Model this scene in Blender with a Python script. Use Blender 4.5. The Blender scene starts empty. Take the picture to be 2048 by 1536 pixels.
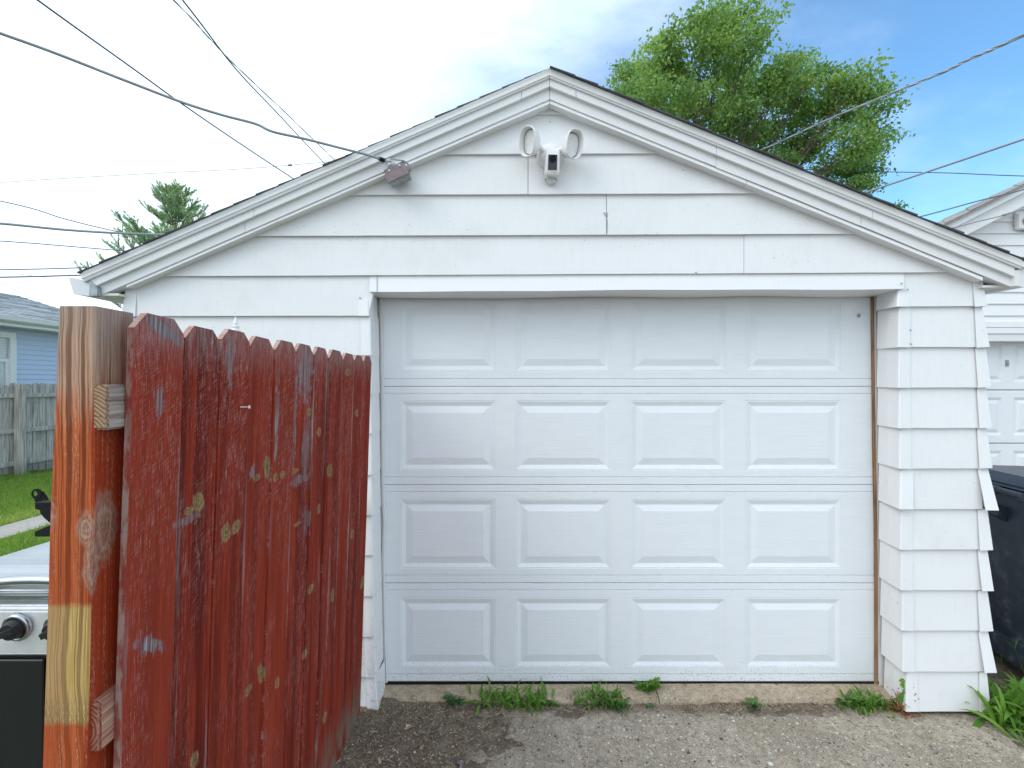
import bpy, bmesh, math, random
import numpy as np
from mathutils import Vector, Matrix, noise as mnoise
random.seed(7); rng = np.random.default_rng(11)
R = math.radians
SC = bpy.context.scene; COL = SC.collection

# ------------------------------------------------------------------ camera
CAMZ = 1.70; F = 975.0; CX, CY = 1024.0, 768.0
cd = bpy.data.cameras.new('camera'); cam = bpy.data.objects.new('camera', cd); COL.objects.link(cam)
cam.location = (0, 0, CAMZ); cam.rotation_euler = (R(90), 0, 0)
cd.sensor_width = 36; cd.lens = 36 * F / 2048; cd.clip_start = 0.02; cd.clip_end = 3000
SC.camera = cam

# ------------------------------------------------------------------ world, sun, exposure
SUN = Vector((-0.62, -0.42, 0.66)).normalized()
SUN_STRENGTH = 1.0; SKY_STRENGTH = 0.14; CLOUD = 8.6; EXPOSURE = 0.26
w = bpy.data.worlds.new('World'); SC.world = w; w.use_nodes = True
nt = w.node_tree; nt.nodes.clear()
def wn(t, **k):
    n = nt.nodes.new(t)
    for a, b in k.items(): setattr(n, a, b)
    return n
out = wn('ShaderNodeOutputWorld'); bg = wn('ShaderNodeBackground'); bg.inputs[1].default_value = SKY_STRENGTH
sky = wn('ShaderNodeTexSky', sky_type='NISHITA', sun_disc=False)
sky.sun_elevation = math.asin(SUN.z); sky.sun_rotation = math.atan2(SUN.x, SUN.y)
sky.air_density = 1.0; sky.dust_density = 0.6; sky.ozone_density = 1.2
tc = wn('ShaderNodeTexCoord'); sep = wn('ShaderNodeSeparateXYZ'); nt.links.new(tc.outputs['Generated'], sep.inputs[0])
mp = wn('ShaderNodeMapping'); mp.inputs['Scale'].default_value = (1.0, 2.2, 3.0); mp.inputs['Rotation'].default_value = (0, R(38), 0)
nt.links.new(tc.outputs['Generated'], mp.inputs[0])
nz = wn('ShaderNodeTexNoise'); nz.inputs['Scale'].default_value = 1.6; nz.inputs['Detail'].default_value = 7; nz.inputs['Roughness'].default_value = 0.58
nt.links.new(mp.outputs[0], nz.inputs['Vector'])
def wm(op, a, b=None, c=None):
    n = wn('ShaderNodeMath', operation=op)
    for i, v in enumerate((a, b, c)):
        if v is None: continue
        if isinstance(v, (int, float)): n.inputs[i].default_value = v
        else: nt.links.new(v, n.inputs[i])
    return n.outputs[0]
# a clear blue opening over the roof to the front right, bright broken cloud elsewhere; behind the camera the cloud is added as fill light
dv_ = wn('ShaderNodeVectorMath', operation='DOT_PRODUCT'); nt.links.new(tc.outputs['Generated'], dv_.inputs[0]); dv_.inputs[1].default_value = (0.75, 0.55, 0.36)
t = wm('ADD', dv_.outputs['Value'], wm('MULTIPLY', wm('SUBTRACT', nz.outputs['Fac'], 0.5), 0.85))
mr = wn('ShaderNodeMapRange', interpolation_type='SMOOTHSTEP'); nt.links.new(t, mr.inputs[0])
mr.inputs[1].default_value = 0.42; mr.inputs[2].default_value = 1.02
mr.inputs[3].default_value = 0.0; mr.inputs[4].default_value = 0.90
hs = wn('ShaderNodeHueSaturation'); hs.inputs['Saturation'].default_value = 1.38; hs.inputs['Value'].default_value = 1.50
hs.inputs['Hue'].default_value = 0.495
nt.links.new(sky.outputs[0], hs.inputs['Color'])
mix = wn('ShaderNodeMix', data_type='RGBA'); nt.links.new(mr.outputs[0], mix.inputs[0])
mix.inputs[6].default_value = (CLOUD * 0.865, CLOUD * 1.0, CLOUD * 1.13, 1)
nt.links.new(hs.outputs[0], mix.inputs[7])
nt.links.new(mix.outputs[2], bg.inputs[0]); nt.links.new(bg.outputs[0], out.inputs[0])

sd = bpy.data.lights.new('sun', 'SUN'); sd.energy = SUN_STRENGTH; sd.angle = R(34); sd.color = (1.0, 0.95, 0.87)
so = bpy.data.objects.new('sun', sd); COL.objects.link(so); so.rotation_euler = SUN.to_track_quat('Z', 'Y').to_euler()
vs = SC.view_settings; vs.view_transform = 'Standard'; vs.look = 'None'; vs.exposure = EXPOSURE; vs.gamma = 1.0
vs.use_curve_mapping = False
SC.render.engine = 'CYCLES'
SC.cycles.max_bounces = 6; SC.cycles.diffuse_bounces = 3; SC.cycles.glossy_bounces = 3; SC.cycles.transparent_max_bounces = 6
SC.cycles.use_denoising = True

# ------------------------------------------------------------------ geometry helpers
Y0 = 2.515; YAW = 0.005; DOOR_Y = 2.681
def atY(px, py, Y):
    return Vector(((px - CX) / F * Y, Y, CAMZ - (py - CY) / F * Y))
def W(px, py, off=0.0, base=Y0):            # a point on the garage front, off metres in front of it
    Y = (base - off) / (1 + YAW * (px - CX) / F)
    return atY(px, py, Y)
def D(px, py, off=0.0): return W(px, py, off, DOOR_Y)
def plane_hit(px, py, p0, n):
    d = Vector(((px - CX) / F, 1, -(py - CY) / F)); o = Vector((0, 0, CAMZ))
    return o + d * ((Vector(p0) - o).dot(n) / d.dot(n))

def tag(o, label=None, cat=None, group=None, kind=None):
    for k, v in (('label', label), ('category', cat), ('group', group), ('kind', kind)):
        if v: o[k] = v
    return o
ORG = {}
def thing(name, label, cat, loc=(0, 0, 0), group=None):
    o = bpy.data.objects.new(name, None); COL.objects.link(o); o.location = loc; o.empty_display_size = 0.1
    ORG[o.name] = Vector(loc); return tag(o, label, cat, group)
def obj(name, verts, faces, mat=None, parent=None, smooth=False, loc=None, uv=None, colors=None):
    """one mesh object; verts are world coordinates"""
    if loc is None: loc = ORG[parent.name] if parent else Vector((0, 0, 0))
    loc = Vector(loc)
    me = bpy.data.meshes.new(name)
    me.from_pydata([Vector(v) - loc for v in verts], [], faces)
    if mat: me.materials.append(mat)
    if smooth: me.polygons.foreach_set('use_smooth', [True] * len(me.polygons))
    if uv is not None:
        l = me.uv_layers.new(name='UVMap')
        for lp in me.loops: l.data[lp.index].uv = uv[lp.vertex_index]
    me.update()
    o = bpy.data.objects.new(name, me); COL.objects.link(o)
    if parent: o.parent = parent; ORG[o.name] = loc
    else: o.location = loc; ORG[o.name] = loc
    return o
def fix(o):
    bm = bmesh.new(); bm.from_mesh(o.data); bmesh.ops.recalc_face_normals(bm, faces=bm.faces); bm.to_mesh(o.data); bm.free(); return o
def bevel(o, wd=0.003, seg=1):
    bm = bmesh.new(); bm.from_mesh(o.data)
    bmesh.ops.recalc_face_normals(bm, faces=bm.faces)
    bmesh.ops.bevel(bm, geom=[e for e in bm.edges if len(e.link_faces) == 2 and e.calc_face_angle(0) > 0.5], offset=wd, segments=seg, affect='EDGES', clamp_overlap=True)
    bm.to_mesh(o.data); bm.free(); return o
class MB:                                  # collects shapes of ONE part
    def __init__(s): s.v = []; s.f = []
    def add(s, vs, fs):
        n = len(s.v); s.v += [Vector(v) for v in vs]; s.f += [tuple(i + n for i in f) for f in fs]; return s
    def hexa(s, a): return s.add(a, [(0, 3, 2, 1), (4, 5, 6, 7), (0, 1, 5, 4), (1, 2, 6, 5), (2, 3, 7, 6), (3, 0, 4, 7)])
    def box(s, x0, x1, y0, y1, z0, z1):
        return s.hexa([(x0, y0, z0), (x1, y0, z0), (x1, y1, z0), (x0, y1, z0), (x0, y0, z1), (x1, y0, z1), (x1, y1, z1), (x0, y1, z1)])
    def prism(s, poly, vec):               # extrude a polygon by a vector
        n = len(poly); vec = Vector(vec)
        vs = [Vector(p) for p in poly] + [Vector(p) + vec for p in poly]
        return s.add(vs, [tuple(range(n)), tuple(range(2 * n - 1, n - 1, -1))] + [(i, (i + 1) % n, (i + 1) % n + n, i + n) for i in range(n)])
    def tube(s, pts, r, k=6, cap=True):
        pts = [Vector(p) for p in pts]; n = len(pts); rs = r if hasattr(r, '__len__') else [r] * n
        vs = []; prev = None
        for i, p in enumerate(pts):
            d = (pts[min(i + 1, n - 1)] - pts[max(i - 1, 0)])
            d = d.normalized() if d.length > 1e-9 else Vector((0, 0, 1))
            if prev is None: a = d.orthogonal().normalized()
            else: a = (prev - d * prev.dot(d)); a = a.normalized() if a.length > 1e-6 else d.orthogonal().normalized()
            prev = a; b = d.cross(a)
            for j in range(k):
                t = 2 * math.pi * j / k; vs.append(p + (a * math.cos(t) + b * math.sin(t)) * rs[i])
        fs = [(i * k + j, i * k + (j + 1) % k, (i + 1) * k + (j + 1) % k, (i + 1) * k + j) for i in range(n - 1) for j in range(k)]
        if cap: fs += [tuple(range(k - 1, -1, -1)), tuple(range((n - 1) * k, n * k))]
        return s.add(vs, fs)
    def rings(s, rs, cap0=True, cap1=True): # list of equal-length vertex rings
        k = len(rs[0]); vs = [p for r in rs for p in r]; n = len(rs)
        fs = [(i * k + j, i * k + (j + 1) % k, (i + 1) * k + (j + 1) % k, (i + 1) * k + j) for i in range(n - 1) for j in range(k)]
        if cap0: fs.append(tuple(range(k - 1, -1, -1)))
        if cap1: fs.append(tuple(range((n - 1) * k, n * k)))
        return s.add(vs, fs)
    def lathe(s, c, prof, k=20, axis=(0, 0, 1)):
        ax = Vector(axis).normalized(); a = ax.orthogonal().normalized(); b = ax.cross(a); c = Vector(c)
        return s.rings([[c + ax * h + (a * math.cos(2 * math.pi * j / k) + b * math.sin(2 * math.pi * j / k)) * max(r, 1e-4) for j in range(k)] for r, h in prof])
    def make(s, name, mat, parent=None, smooth=False, **k): return fix(obj(name, s.v, s.f, mat, parent, smooth, **k))
def big_mesh(name, V, Fq, mat, parent=None, smooth=False, attr=None):
    """fast mesh from numpy arrays of verts and equal-size faces (world coordinates)"""
    loc = ORG[parent.name] if parent else Vector((0, 0, 0))
    V = np.asarray(V, dtype=np.float32) - np.array(loc, dtype=np.float32); Fq = np.asarray(Fq, dtype=np.int32)
    me = bpy.data.meshes.new(name); nf, k = Fq.shape
    me.vertices.add(len(V)); me.vertices.foreach_set('co', V.ravel())
    me.loops.add(nf * k); me.loops.foreach_set('vertex_index', Fq.ravel())
    me.polygons.add(nf); me.polygons.foreach_set('loop_start', np.arange(nf, dtype=np.int32) * k)
    me.materials.append(mat)
    if smooth: me.polygons.foreach_set('use_smooth', np.ones(nf, dtype=bool))
    if attr is not None:
        a = me.attributes.new('tone', 'FLOAT', 'POINT'); a.data.foreach_set('value', np.asarray(attr, dtype=np.float32))
    me.update(calc_edges=True); me.validate()
    o = bpy.data.objects.new(name, me); COL.objects.link(o)
    if parent: o.parent = parent; ORG[o.name] = loc
    return o

# ------------------------------------------------------------------ material helpers
class NT:
    def __init__(s, name):
        s.m = bpy.data.materials.new(name); s.m.use_nodes = True; s.t = s.m.node_tree; s.t.nodes.clear()
        s.out = s.n('ShaderNodeOutputMaterial'); s.b = s.n('ShaderNodeBsdfPrincipled'); s.l(s.b.outputs[0], s.out.inputs[0])
        s.geo = s.n('ShaderNodeNewGeometry'); s.P = s.geo.outputs['Position']
    def n(s, t, **k):
        x = s.t.nodes.new(t)
        for a, b in k.items(): setattr(x, a, b)
        return x
    def l(s, a, b): s.t.links.new(a, b)
    def put(s, sock, v):
        if v is None: return
        if isinstance(v, bpy.types.NodeSocket): s.l(v, sock)
        elif isinstance(v, (int, float)):
            sock.default_value = v if sock.type == 'VALUE' else (v, v, v, 1)[:len(sock.default_value)]
        else:
            v = tuple(v); n = len(sock.default_value); sock.default_value = (v + (1,))[:n] if len(v) < n else v[:n]
    def map(s, v, scale=(1, 1, 1), loc=(0, 0, 0), rot=(0, 0, 0)):
        x = s.n('ShaderNodeMapping'); s.put(x.inputs[0], v); s.put(x.inputs['Scale'], scale); s.put(x.inputs['Location'], loc); s.put(x.inputs['Rotation'], rot); return x.outputs[0]
    def noise(s, v, scale, detail=3, rough=0.55, dist=0.0, col=False):
        x = s.n('ShaderNodeTexNoise'); s.put(x.inputs['Vector'], v); s.put(x.inputs['Scale'], scale); s.put(x.inputs['Detail'], detail)
        s.put(x.inputs['Roughness'], rough); s.put(x.inputs['Distortion'], dist); return x.outputs['Color' if col else 'Fac']
    def vor(s, v, scale, feature='F1', outp='Distance', rnd=1.0):
        x = s.n('ShaderNodeTexVoronoi', feature=feature); s.put(x.inputs['Vector'], v); s.put(x.inputs['Scale'], scale); s.put(x.inputs['Randomness'], rnd); return x.outputs[outp]
    def wave(s, v, scale, dist=2, detail=2, dscale=1.0, direction='X'):
        x = s.n('ShaderNodeTexWave', wave_type='BANDS', bands_direction=direction); s.put(x.inputs['Vector'], v); s.put(x.inputs['Scale'], scale); s.put(x.inputs['Distortion'], dist); s.put(x.inputs['Detail'], detail); s.put(x.inputs['Detail Scale'], dscale); return x.outputs['Fac']
    def math(s, op, a, b=None, c=None, clamp=False):
        x = s.n('ShaderNodeMath', operation=op, use_clamp=clamp)
        for i, v in enumerate((a, b, c)): s.put(x.inputs[i], v)
        return x.outputs[0]
    def vmath(s, op, a, b=None, outp=0):
        x = s.n('ShaderNodeVectorMath', operation=op); s.put(x.inputs[0], a); s.put(x.inputs[1], b); return x.outputs[outp]
    def step(s, v, a, b, lo=0.0, hi=1.0):
        x = s.n('ShaderNodeMapRange', interpolation_type='SMOOTHSTEP'); s.put(x.inputs[0], v); s.put(x.inputs[1], a); s.put(x.inputs[2], b); s.put(x.inputs[3], lo); s.put(x.inputs[4], hi); return x.outputs[0]
    def mix(s, f, a, b, mode='MIX'):
        x = s.n('ShaderNodeMix', data_type='RGBA', blend_type=mode); s.put(x.inputs[0], f); s.put(x.inputs[6], a); s.put(x.inputs[7], b); return x.outputs[2]
    def ramp(s, f, stops):
        x = s.n('ShaderNodeValToRGB'); s.put(x.inputs[0], f); e = x.color_ramp.elements
        while len(e) < len(stops): e.new(0.5)
        for q, (p, c) in zip(e, stops): q.position = p; q.color = (tuple(c) + (1,))[:4] if hasattr(c, '__len__') else (c, c, c, 1)
        return x.outputs[0]
    def sep(s, v):
        x = s.n('ShaderNodeSeparateXYZ'); s.put(x.inputs[0], v); return x.outputs
    def comb(s, a, b, c):
        x = s.n('ShaderNodeCombineXYZ')
        for i, v in enumerate((a, b, c)): s.put(x.inputs[i], v)
        return x.outputs[0]
    def bump(s, h, strength=0.3, dist=0.01):
        x = s.n('ShaderNodeBump'); s.put(x.inputs['Height'], h); s.put(x.inputs['Strength'], strength); s.put(x.inputs['Distance'], dist); s.l(x.outputs[0], s.b.inputs['Normal']); return x
    def rand(s): return s.n('ShaderNodeObjectInfo').outputs['Random']
    def tone(s): return s.n('ShaderNodeAttribute', attribute_name='tone').outputs['Fac']
    def fin(s, col=None, rough=0.6, metal=0.0, spec=0.5):
        s.put(s.b.inputs['Base Color'], col); s.put(s.b.inputs['Roughness'], rough); s.put(s.b.inputs['Metallic'], metal); s.put(s.b.inputs['Specular IOR Level'], spec); return s.m
def plain(name, col, rough=0.5, metal=0.0, var=0.08, scale=12, bump=0.0, spec=0.5):
    t = NT(name); n = t.noise(t.P, scale, 4)
    c = t.mix(t.step(n, 0.3, 0.7), tuple(x * (1 - var) for x in col), tuple(min(1, x * (1 + var)) for x in col))
    if bump: t.bump(t.noise(t.P, scale * 8, 3), bump, 0.004)
    return t.fin(c, rough, metal, spec)

def white_metal(name, base=(0.80, 0.805, 0.81), rough=0.42, dirt=0.5, mould=False):
    t = NT(name); x, y, z = t.sep(t.P)
    fine = t.noise(t.map(t.P, (60, 60, 5)), 1.0, 4, 0.6)
    blot = t.noise(t.P, 3.1, 5, 0.6)
    c = t.mix(t.math('MULTIPLY', t.step(fine, 0.45, 0.8), 0.10 * dirt), base, (0.52, 0.53, 0.52))
    c = t.mix(t.math('MULTIPLY', t.step(blot, 0.5, 0.78), 0.22 * dirt), c, (0.60, 0.60, 0.57))
    spot = t.math('MULTIPLY', t.step(t.noise(t.P, 95, 2, 0.5), 0.70, 0.76), t.step(blot, 0.42, 0.62))
    c = t.mix(t.math('MULTIPLY', spot, 0.75 * dirt), c, (0.20, 0.20, 0.19))
    r = t.rand(); c = t.mix(t.math('MULTIPLY', r, 0.10), c, (0.66, 0.68, 0.70))
    if mould:   # black mildew spots near the ground
        low = t.step(z, 0.10, 0.62, 1.0, 0.0)
        k = t.math('MULTIPLY', low, t.step(t.noise(t.P, 48, 5, 0.75), 0.53, 0.70))
        c = t.mix(t.math('MULTIPLY', k, 0.65), c, (0.12, 0.12, 0.12))
    t.bump(t.math('ADD', t.math('MULTIPLY', t.noise(t.P, 2.6, 2), 1.0), t.math('MULTIPLY', fine, 0.02)), 0.22, 0.02)
    return t.fin(c, rough)
M = {}
M['siding'] = white_metal('white_siding', dirt=1.15)
M['jamb'] = white_metal('white_jamb_metal', dirt=0.8)
M['jamb_low'] = white_metal('white_jamb_mildewed', dirt=1.0, mould=True)
M['trim'] = white_metal('white_rake_metal', (0.81, 0.815, 0.82), 0.45, 0.45)
M['crown'] = white_metal('drip_edge_metal', (0.74, 0.76, 0.79), 0.35, 0.4)
M['soffit'] = white_metal('soffit_white', (0.78, 0.77, 0.73), 0.5, 0.5)
M['gutter'] = white_metal('gutter_white', (0.74, 0.76, 0.79), 0.4, 1.2)
def door_mat():
    t = NT('door_white'); x, y, z = t.sep(t.P)
    g = t.noise(t.map(t.P, (7, 7, 330)), 1.0, 2, 0.5)
    brk = t.noise(t.map(t.P, (9, 9, 25)), 1.0, 3)
    emb = t.math('MULTIPLY', t.step(g, 0.40, 0.62), t.step(brk, 0.35, 0.6, 0.25, 1.0))
    c = t.mix(t.math('MULTIPLY', emb, 0.13), (0.785, 0.815, 0.845), (0.61, 0.65, 0.69))
    low = t.step(z, 0.07, 0.22, 1.0, 0.0)
    sp = t.step(t.noise(t.P, 140, 3, 0.6), 0.55, 0.68)
    c = t.mix(t.math('MULTIPLY', t.math('MULTIPLY', low, sp), 0.6), c, (0.22, 0.20, 0.17))
    c = t.mix(t.step(t.noise(t.P, 1.7, 4), 0.5, 0.8, 0.0, 0.12), c, (0.6, 0.62, 0.63))
    nz_ = t.sep(t.geo.outputs['True Normal'])[2]; dg = t.math('MULTIPLY', t.step(nz_, 0.2, 0.6), t.step(t.noise(t.P, 120, 4, 0.7), 0.42, 0.68))
    c = t.mix(t.math('MULTIPLY', dg, 0.35), c, (0.30, 0.28, 0.25))
    t.bump(emb, 0.28, 0.0016)
    return t.fin(c, 0.45)
M['door'] = door_mat()
def shingle_mat(name, a, b):
    t = NT(name); r = t.rand()
    n = t.noise(t.P, 260, 2); big = t.noise(t.map(t.P, (3, 3, 3)), 1.2, 3)
    c = t.mix(t.step(n, 0.35, 0.65), a, b); c = t.mix(t.step(big, 0.35, 0.7, 0, 0.35), c, tuple(x * 0.6 for x in a))
    c = t.mix(t.math('MULTIPLY', r, 0.35), c, tuple(x * 1.4 for x in b)); t.bump(n, 0.5, 0.003)
    return t.fin(c, 0.9, spec=0.2)
M['shingle'] = shingle_mat('dark_shingle', (0.045, 0.045, 0.047), (0.10, 0.10, 0.10))
M['shingle_grey'] = shingle_mat('grey_shingle', (0.27, 0.29, 0.30), (0.52, 0.54, 0.55))
M['shingle_tan'] = shingle_mat('tan_grey_shingle', (0.20, 0.19, 0.18), (0.38, 0.36, 0.34))
M['black'] = plain('black_rubber', (0.010, 0.011, 0.013), 0.6, var=0.3, spec=.2)
M['gap'] = plain('dark_gap', (0.02, 0.021, 0.023), 0.9)
M['plastic'] = plain('white_plastic', (0.83, 0.83, 0.82), 0.35, var=0.02)
M['lens'] = plain('lamp_lens', (0.74, 0.73, 0.72), 0.25, var=0.06, scale=60)
M['glassblack'] = plain('black_glass', (0.012, 0.015, 0.022), 0.12)
M['chrome'] = plain('grey_metal', (0.45, 0.46, 0.47), 0.3, 0.9)
M['galv'] = plain('galvanised_metal', (0.33, 0.36, 0.39), 0.45, 0.5, 0.2, 40)
M['boxmauve'] = plain('mauve_box_paint', (0.235, 0.185, 0.195), 0.5, 0.0, 0.18, 30)
M['porcelain'] = plain('grey_porcelain', (0.55, 0.58, 0.58), 0.3)
M['wire_grey'] = plain('grey_cable', (0.30, 0.325, 0.35), 0.6)
M['wire_dark'] = plain('dark_cable', (0.11, 0.14, 0.16), 0.6)
M['wire_pale'] = plain('pale_wire', (0.45, 0.47, 0.48), 0.5)
M['wire_alu'] = plain('bare_aluminium_wire', (0.50, 0.51, 0.52), 0.4, 0.6)
M['brown_trim'] = None
# ------------------------------------------------------------------ wood materials
FX_TOP, FX_BOT, FZT = -0.708, -0.768, 1.834       # the picket face leans a little
def fence_x(z): return FX_TOP + (FX_BOT - FX_TOP) * (FZT - z) / FZT
def fence_pt(px, py):
    x = FX_TOP
    for _ in range(4):
        Y = x / ((px - CX) / F); z = CAMZ - (py - CY) / F * Y; x = fence_x(z)
    return Y, z
KNOTS = [(400, 1003, 13, 26, -.5), (380, 1022, 12, 10, 0), (452, 1066, 12, 22, -.35), (472, 1054, 10, 17, .2), (536, 934, 9, 28, -.4), (514, 955, 8, 9, 0),
         (551, 954, 6, 12, -.3), (564, 949, 5, 9, 0), (592, 941, 9, 6, 0), (619, 824, 6, 11, 0), (639, 864, 5, 11, 0), (658, 941, 6, 16, .2), (638, 1016, 4, 12, 0),
         (695, 745, 6, 9, 0), (713, 826, 4, 9, 0), (596, 1048, 8, 5, 0), (703, 1068, 4, 10, 0), (523, 1347, 7, 30, -.35), (498, 1380, 8, 12, 0), (553, 1365, 5, 13, -.2),
         (621, 1178, 6, 11, 0), (609, 1309, 5, 11, 0), (648, 1434, 5, 13, 0), (725, 1163, 5, 12, -.3), (391, 1520, 10, 22, -.4), (664, 1192, 4, 16, -.3)]
GREYS = [(322, 655, 44, 16, .38, 1), (300, 1290, 36, 16, .55, 1), (318, 800, 12, 40, 0, .7), (375, 1040, 26, 10, 0, .6), (611, 745, 15, 60, 0, .75), (612, 900, 9, 90, 0, .6), (505, 945, 8, 18, 0, .9), (460, 720, 12, 55, 0, .6), (345, 660, 30, 34, 0, .5), (600, 960, 20, 12, 0, .6), (615, 1040, 8, 34, 0, .7), (553, 830, 4.5, 130, 0, .85), (591, 850, 3.5, 150, 0, .85), (577, 1120, 3, 160, 0, .7), (655, 1200, 2.5, 150, 0, .5), (357, 1000, 3, 160, 0, .5)]
def red_fence_mat():
    t = NT('red_stained_picket'); x, y, z = t.sep(t.P); r = t.rand()
    uvn = t.n('ShaderNodeUVMap'); u, v, _ = t.sep(uvn.outputs[0])
    off = t.math('MULTIPLY', r, 37.0)
    q = t.comb(y, z, off)
    # grain, saw marks, blotches, shading bands
    grain = t.noise(t.map(q, (190, 4.5, 1)), 1.0, 4, 0.65, 0.4)
    fine = t.noise(t.map(q, (430, 22, 1)), 1.0, 4, 0.75)
    ang = t.math('MULTIPLY', t.math('SUBTRACT', r, 0.5), 0.5)
    saw = t.noise(t.map(t.comb(t.math('ADD', y, t.math('MULTIPLY', z, 0.65)), t.math('SUBTRACT', z, t.math('MULTIPLY', y, 0.55)), off), (26, 300, 1)), 1.0, 3, 0.7)
    blot = t.noise(t.map(q, (9, 1.7, 1)), 1.0, 4, 0.6, 0.6)
    band = t.noise(t.map(q, (30, 1.1, 1)), 1.0, 3, 0.5, 0.3)
    red = t.mix(t.step(grain, 0.3, 0.7), (0.135, 0.0165, 0.0105), (0.34, 0.047, 0.022))
    red = t.mix(t.step(band, 0.44, 0.60, 0.0, 0.85), red, (0.115, 0.016, 0.011))  # dark streaks that also paint the shading of cupped boards into the colour
    red = t.mix(t.math('MULTIPLY', r, 0.55), red, (0.35, 0.052, 0.026))
    # pale scuffed fibres
    scuff = t.math('MULTIPLY', t.step(t.math('ADD', t.math('MULTIPLY', fine, 0.75), t.math('MULTIPLY', saw, 0.40)), 0.595, 0.70), t.step(t.math('ADD', blot, t.math('MULTIPLY', t.step(z, 1.0, 1.8), 0.10)), 0.40, 0.68))
    c = t.mix(t.math('MULTIPLY', scuff, 0.58), red, (0.54, 0.37, 0.36))
    # grey weathered streaks, mostly along picket edges
    edge = t.math('ABSOLUTE', t.math('SUBTRACT', u, 0.5))
    en = t.math('ADD', edge, t.math('MULTIPLY', t.math('SUBTRACT', t.noise(t.map(q, (60, 2.2, 1)), 1.0, 4, 0.65), 0.5), 0.8))
    eg = t.math('MULTIPLY', t.step(en, 0.43, 0.58), t.step(t.noise(t.map(q, (3, 0.9, 3)), 1.0, 2), 0.50, 0.68))
    top = t.math('MULTIPLY', t.step(z, 1.70, 1.86), t.step(fine, 0.35, 0.6))
    gs = t.math('MAXIMUM', t.math('MULTIPLY', eg, 0.85), t.math('MULTIPLY', top, 0.55))
    gcol = t.mix(t.step(grain, 0.3, 0.7), (0.28, 0.24, 0.24), (0.52, 0.46, 0.45))
    c = t.mix(gs, c, gcol)
    # dirt splash near the soil
    c = t.mix(t.math('MULTIPLY', t.step(z, 0.02, 0.34, 1, 0), t.step(t.noise(t.map(q, (14, 5, 1)), 1, 3), 0.35, 0.62)), c, (0.20, 0.16, 0.125))
    wob = t.math('MULTIPLY', t.math('SUBTRACT', t.noise(t.map(q, (85, 34, 1)), 1.0, 4, 0.65), 0.5), 1.7)
    def ell(px, py, rx, ry, rot):
        Y, Z = fence_pt(px, py); Y2, _ = fence_pt(px + 1, py); ax = abs(Y2 - Y) * rx * (.82 if rx < 14 else 1); az = ry * Y / F * (.85 if rx < 14 else 1)
        m = t.map(t.comb(y, z, 0.0), (1, 1, 1), (-Y, -Z, 0))
        if rot: m = t.map(m, (1, 1, 1), (0, 0, 0), (0, 0, rot))
        m = t.map(m, (1 / ax, 1 / az, 0))
        return t.vmath('LENGTH', m, None, 1)
    d = None
    for kx in KNOTS:
        e = ell(*kx); d = e if d is None else t.math('MINIMUM', d, e)
    d = t.math('ADD', d, wob)
    for px, py, rx, ry, rot, amt in GREYS:
        e = t.math('ADD', ell(px, py, rx, ry, rot), t.math('MULTIPLY', wob, 1.6))
        c = t.mix(t.math('MULTIPLY', t.step(e, 0.55, 1.15, amt, 0), t.step(t.math('ADD', grain, fine), 0.75, 1.1, 0.35, 1.0)), c, t.mix(t.step(grain, 0.35, 0.65), (0.07, 0.075, 0.085), (0.36, 0.33, 0.34)))
    ring = t.math('ADD', 0.5, t.math('MULTIPLY', 0.5, t.math('SINE', t.math('MULTIPLY', d, 9.0))))
    kc = t.mix(ring, (0.20, 0.135, 0.075), (0.56, 0.39, 0.10)); kc = t.mix(t.step(d, 0.1, 0.4, 0.9, 0), kc, (0.11, 0.07, 0.05)); kc = t.mix(t.step(d, 0.6, 0.95, 0, .8), kc, (0.30, 0.20, 0.17)); kc = t.mix(t.step(grain, .35, .6, .7, 0), kc, (0.12, 0.06, 0.045))
    c = t.mix(t.step(d, 0.65, 1.2, 0.92, 0), c, kc)
    # bevel cuts and edges: own tones, picked by face direction
    nx = t.sep(t.geo.outputs['True Normal'])
    cutf = t.step(nx[2], 0.15, 0.4); c = t.mix(cutf, c, t.mix(t.step(fine, 0.35, 0.6), (0.30, 0.12, 0.085), (0.52, 0.38, 0.33)))
    edgef = t.step(t.math('MULTIPLY', nx[1], -1.0), 0.6, 0.9)
    c = t.mix(t.math('MULTIPLY', edgef, t.step(y, 0.95, 1.1, 0.85, 0.0)), c, t.mix(t.step(t.noise(t.map(t.P, (60, 60, 14)), 1, 4, 0.6), 0.42, 0.6), (0.22, 0.045, 0.03), (0.30, 0.225, 0.20)))
    t.bump(t.math('ADD', t.math('MULTIPLY', grain, 0.7), t.math('ADD', t.math('MULTIPLY', saw, 0.35), t.math('MULTIPLY', t.step(d, 0.7, 1.1, -0.6, 0), 1.0))), 0.55, 0.004)
    return t.fin(c, 0.9, spec=0.05)
M['picket'] = red_fence_mat()

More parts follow.
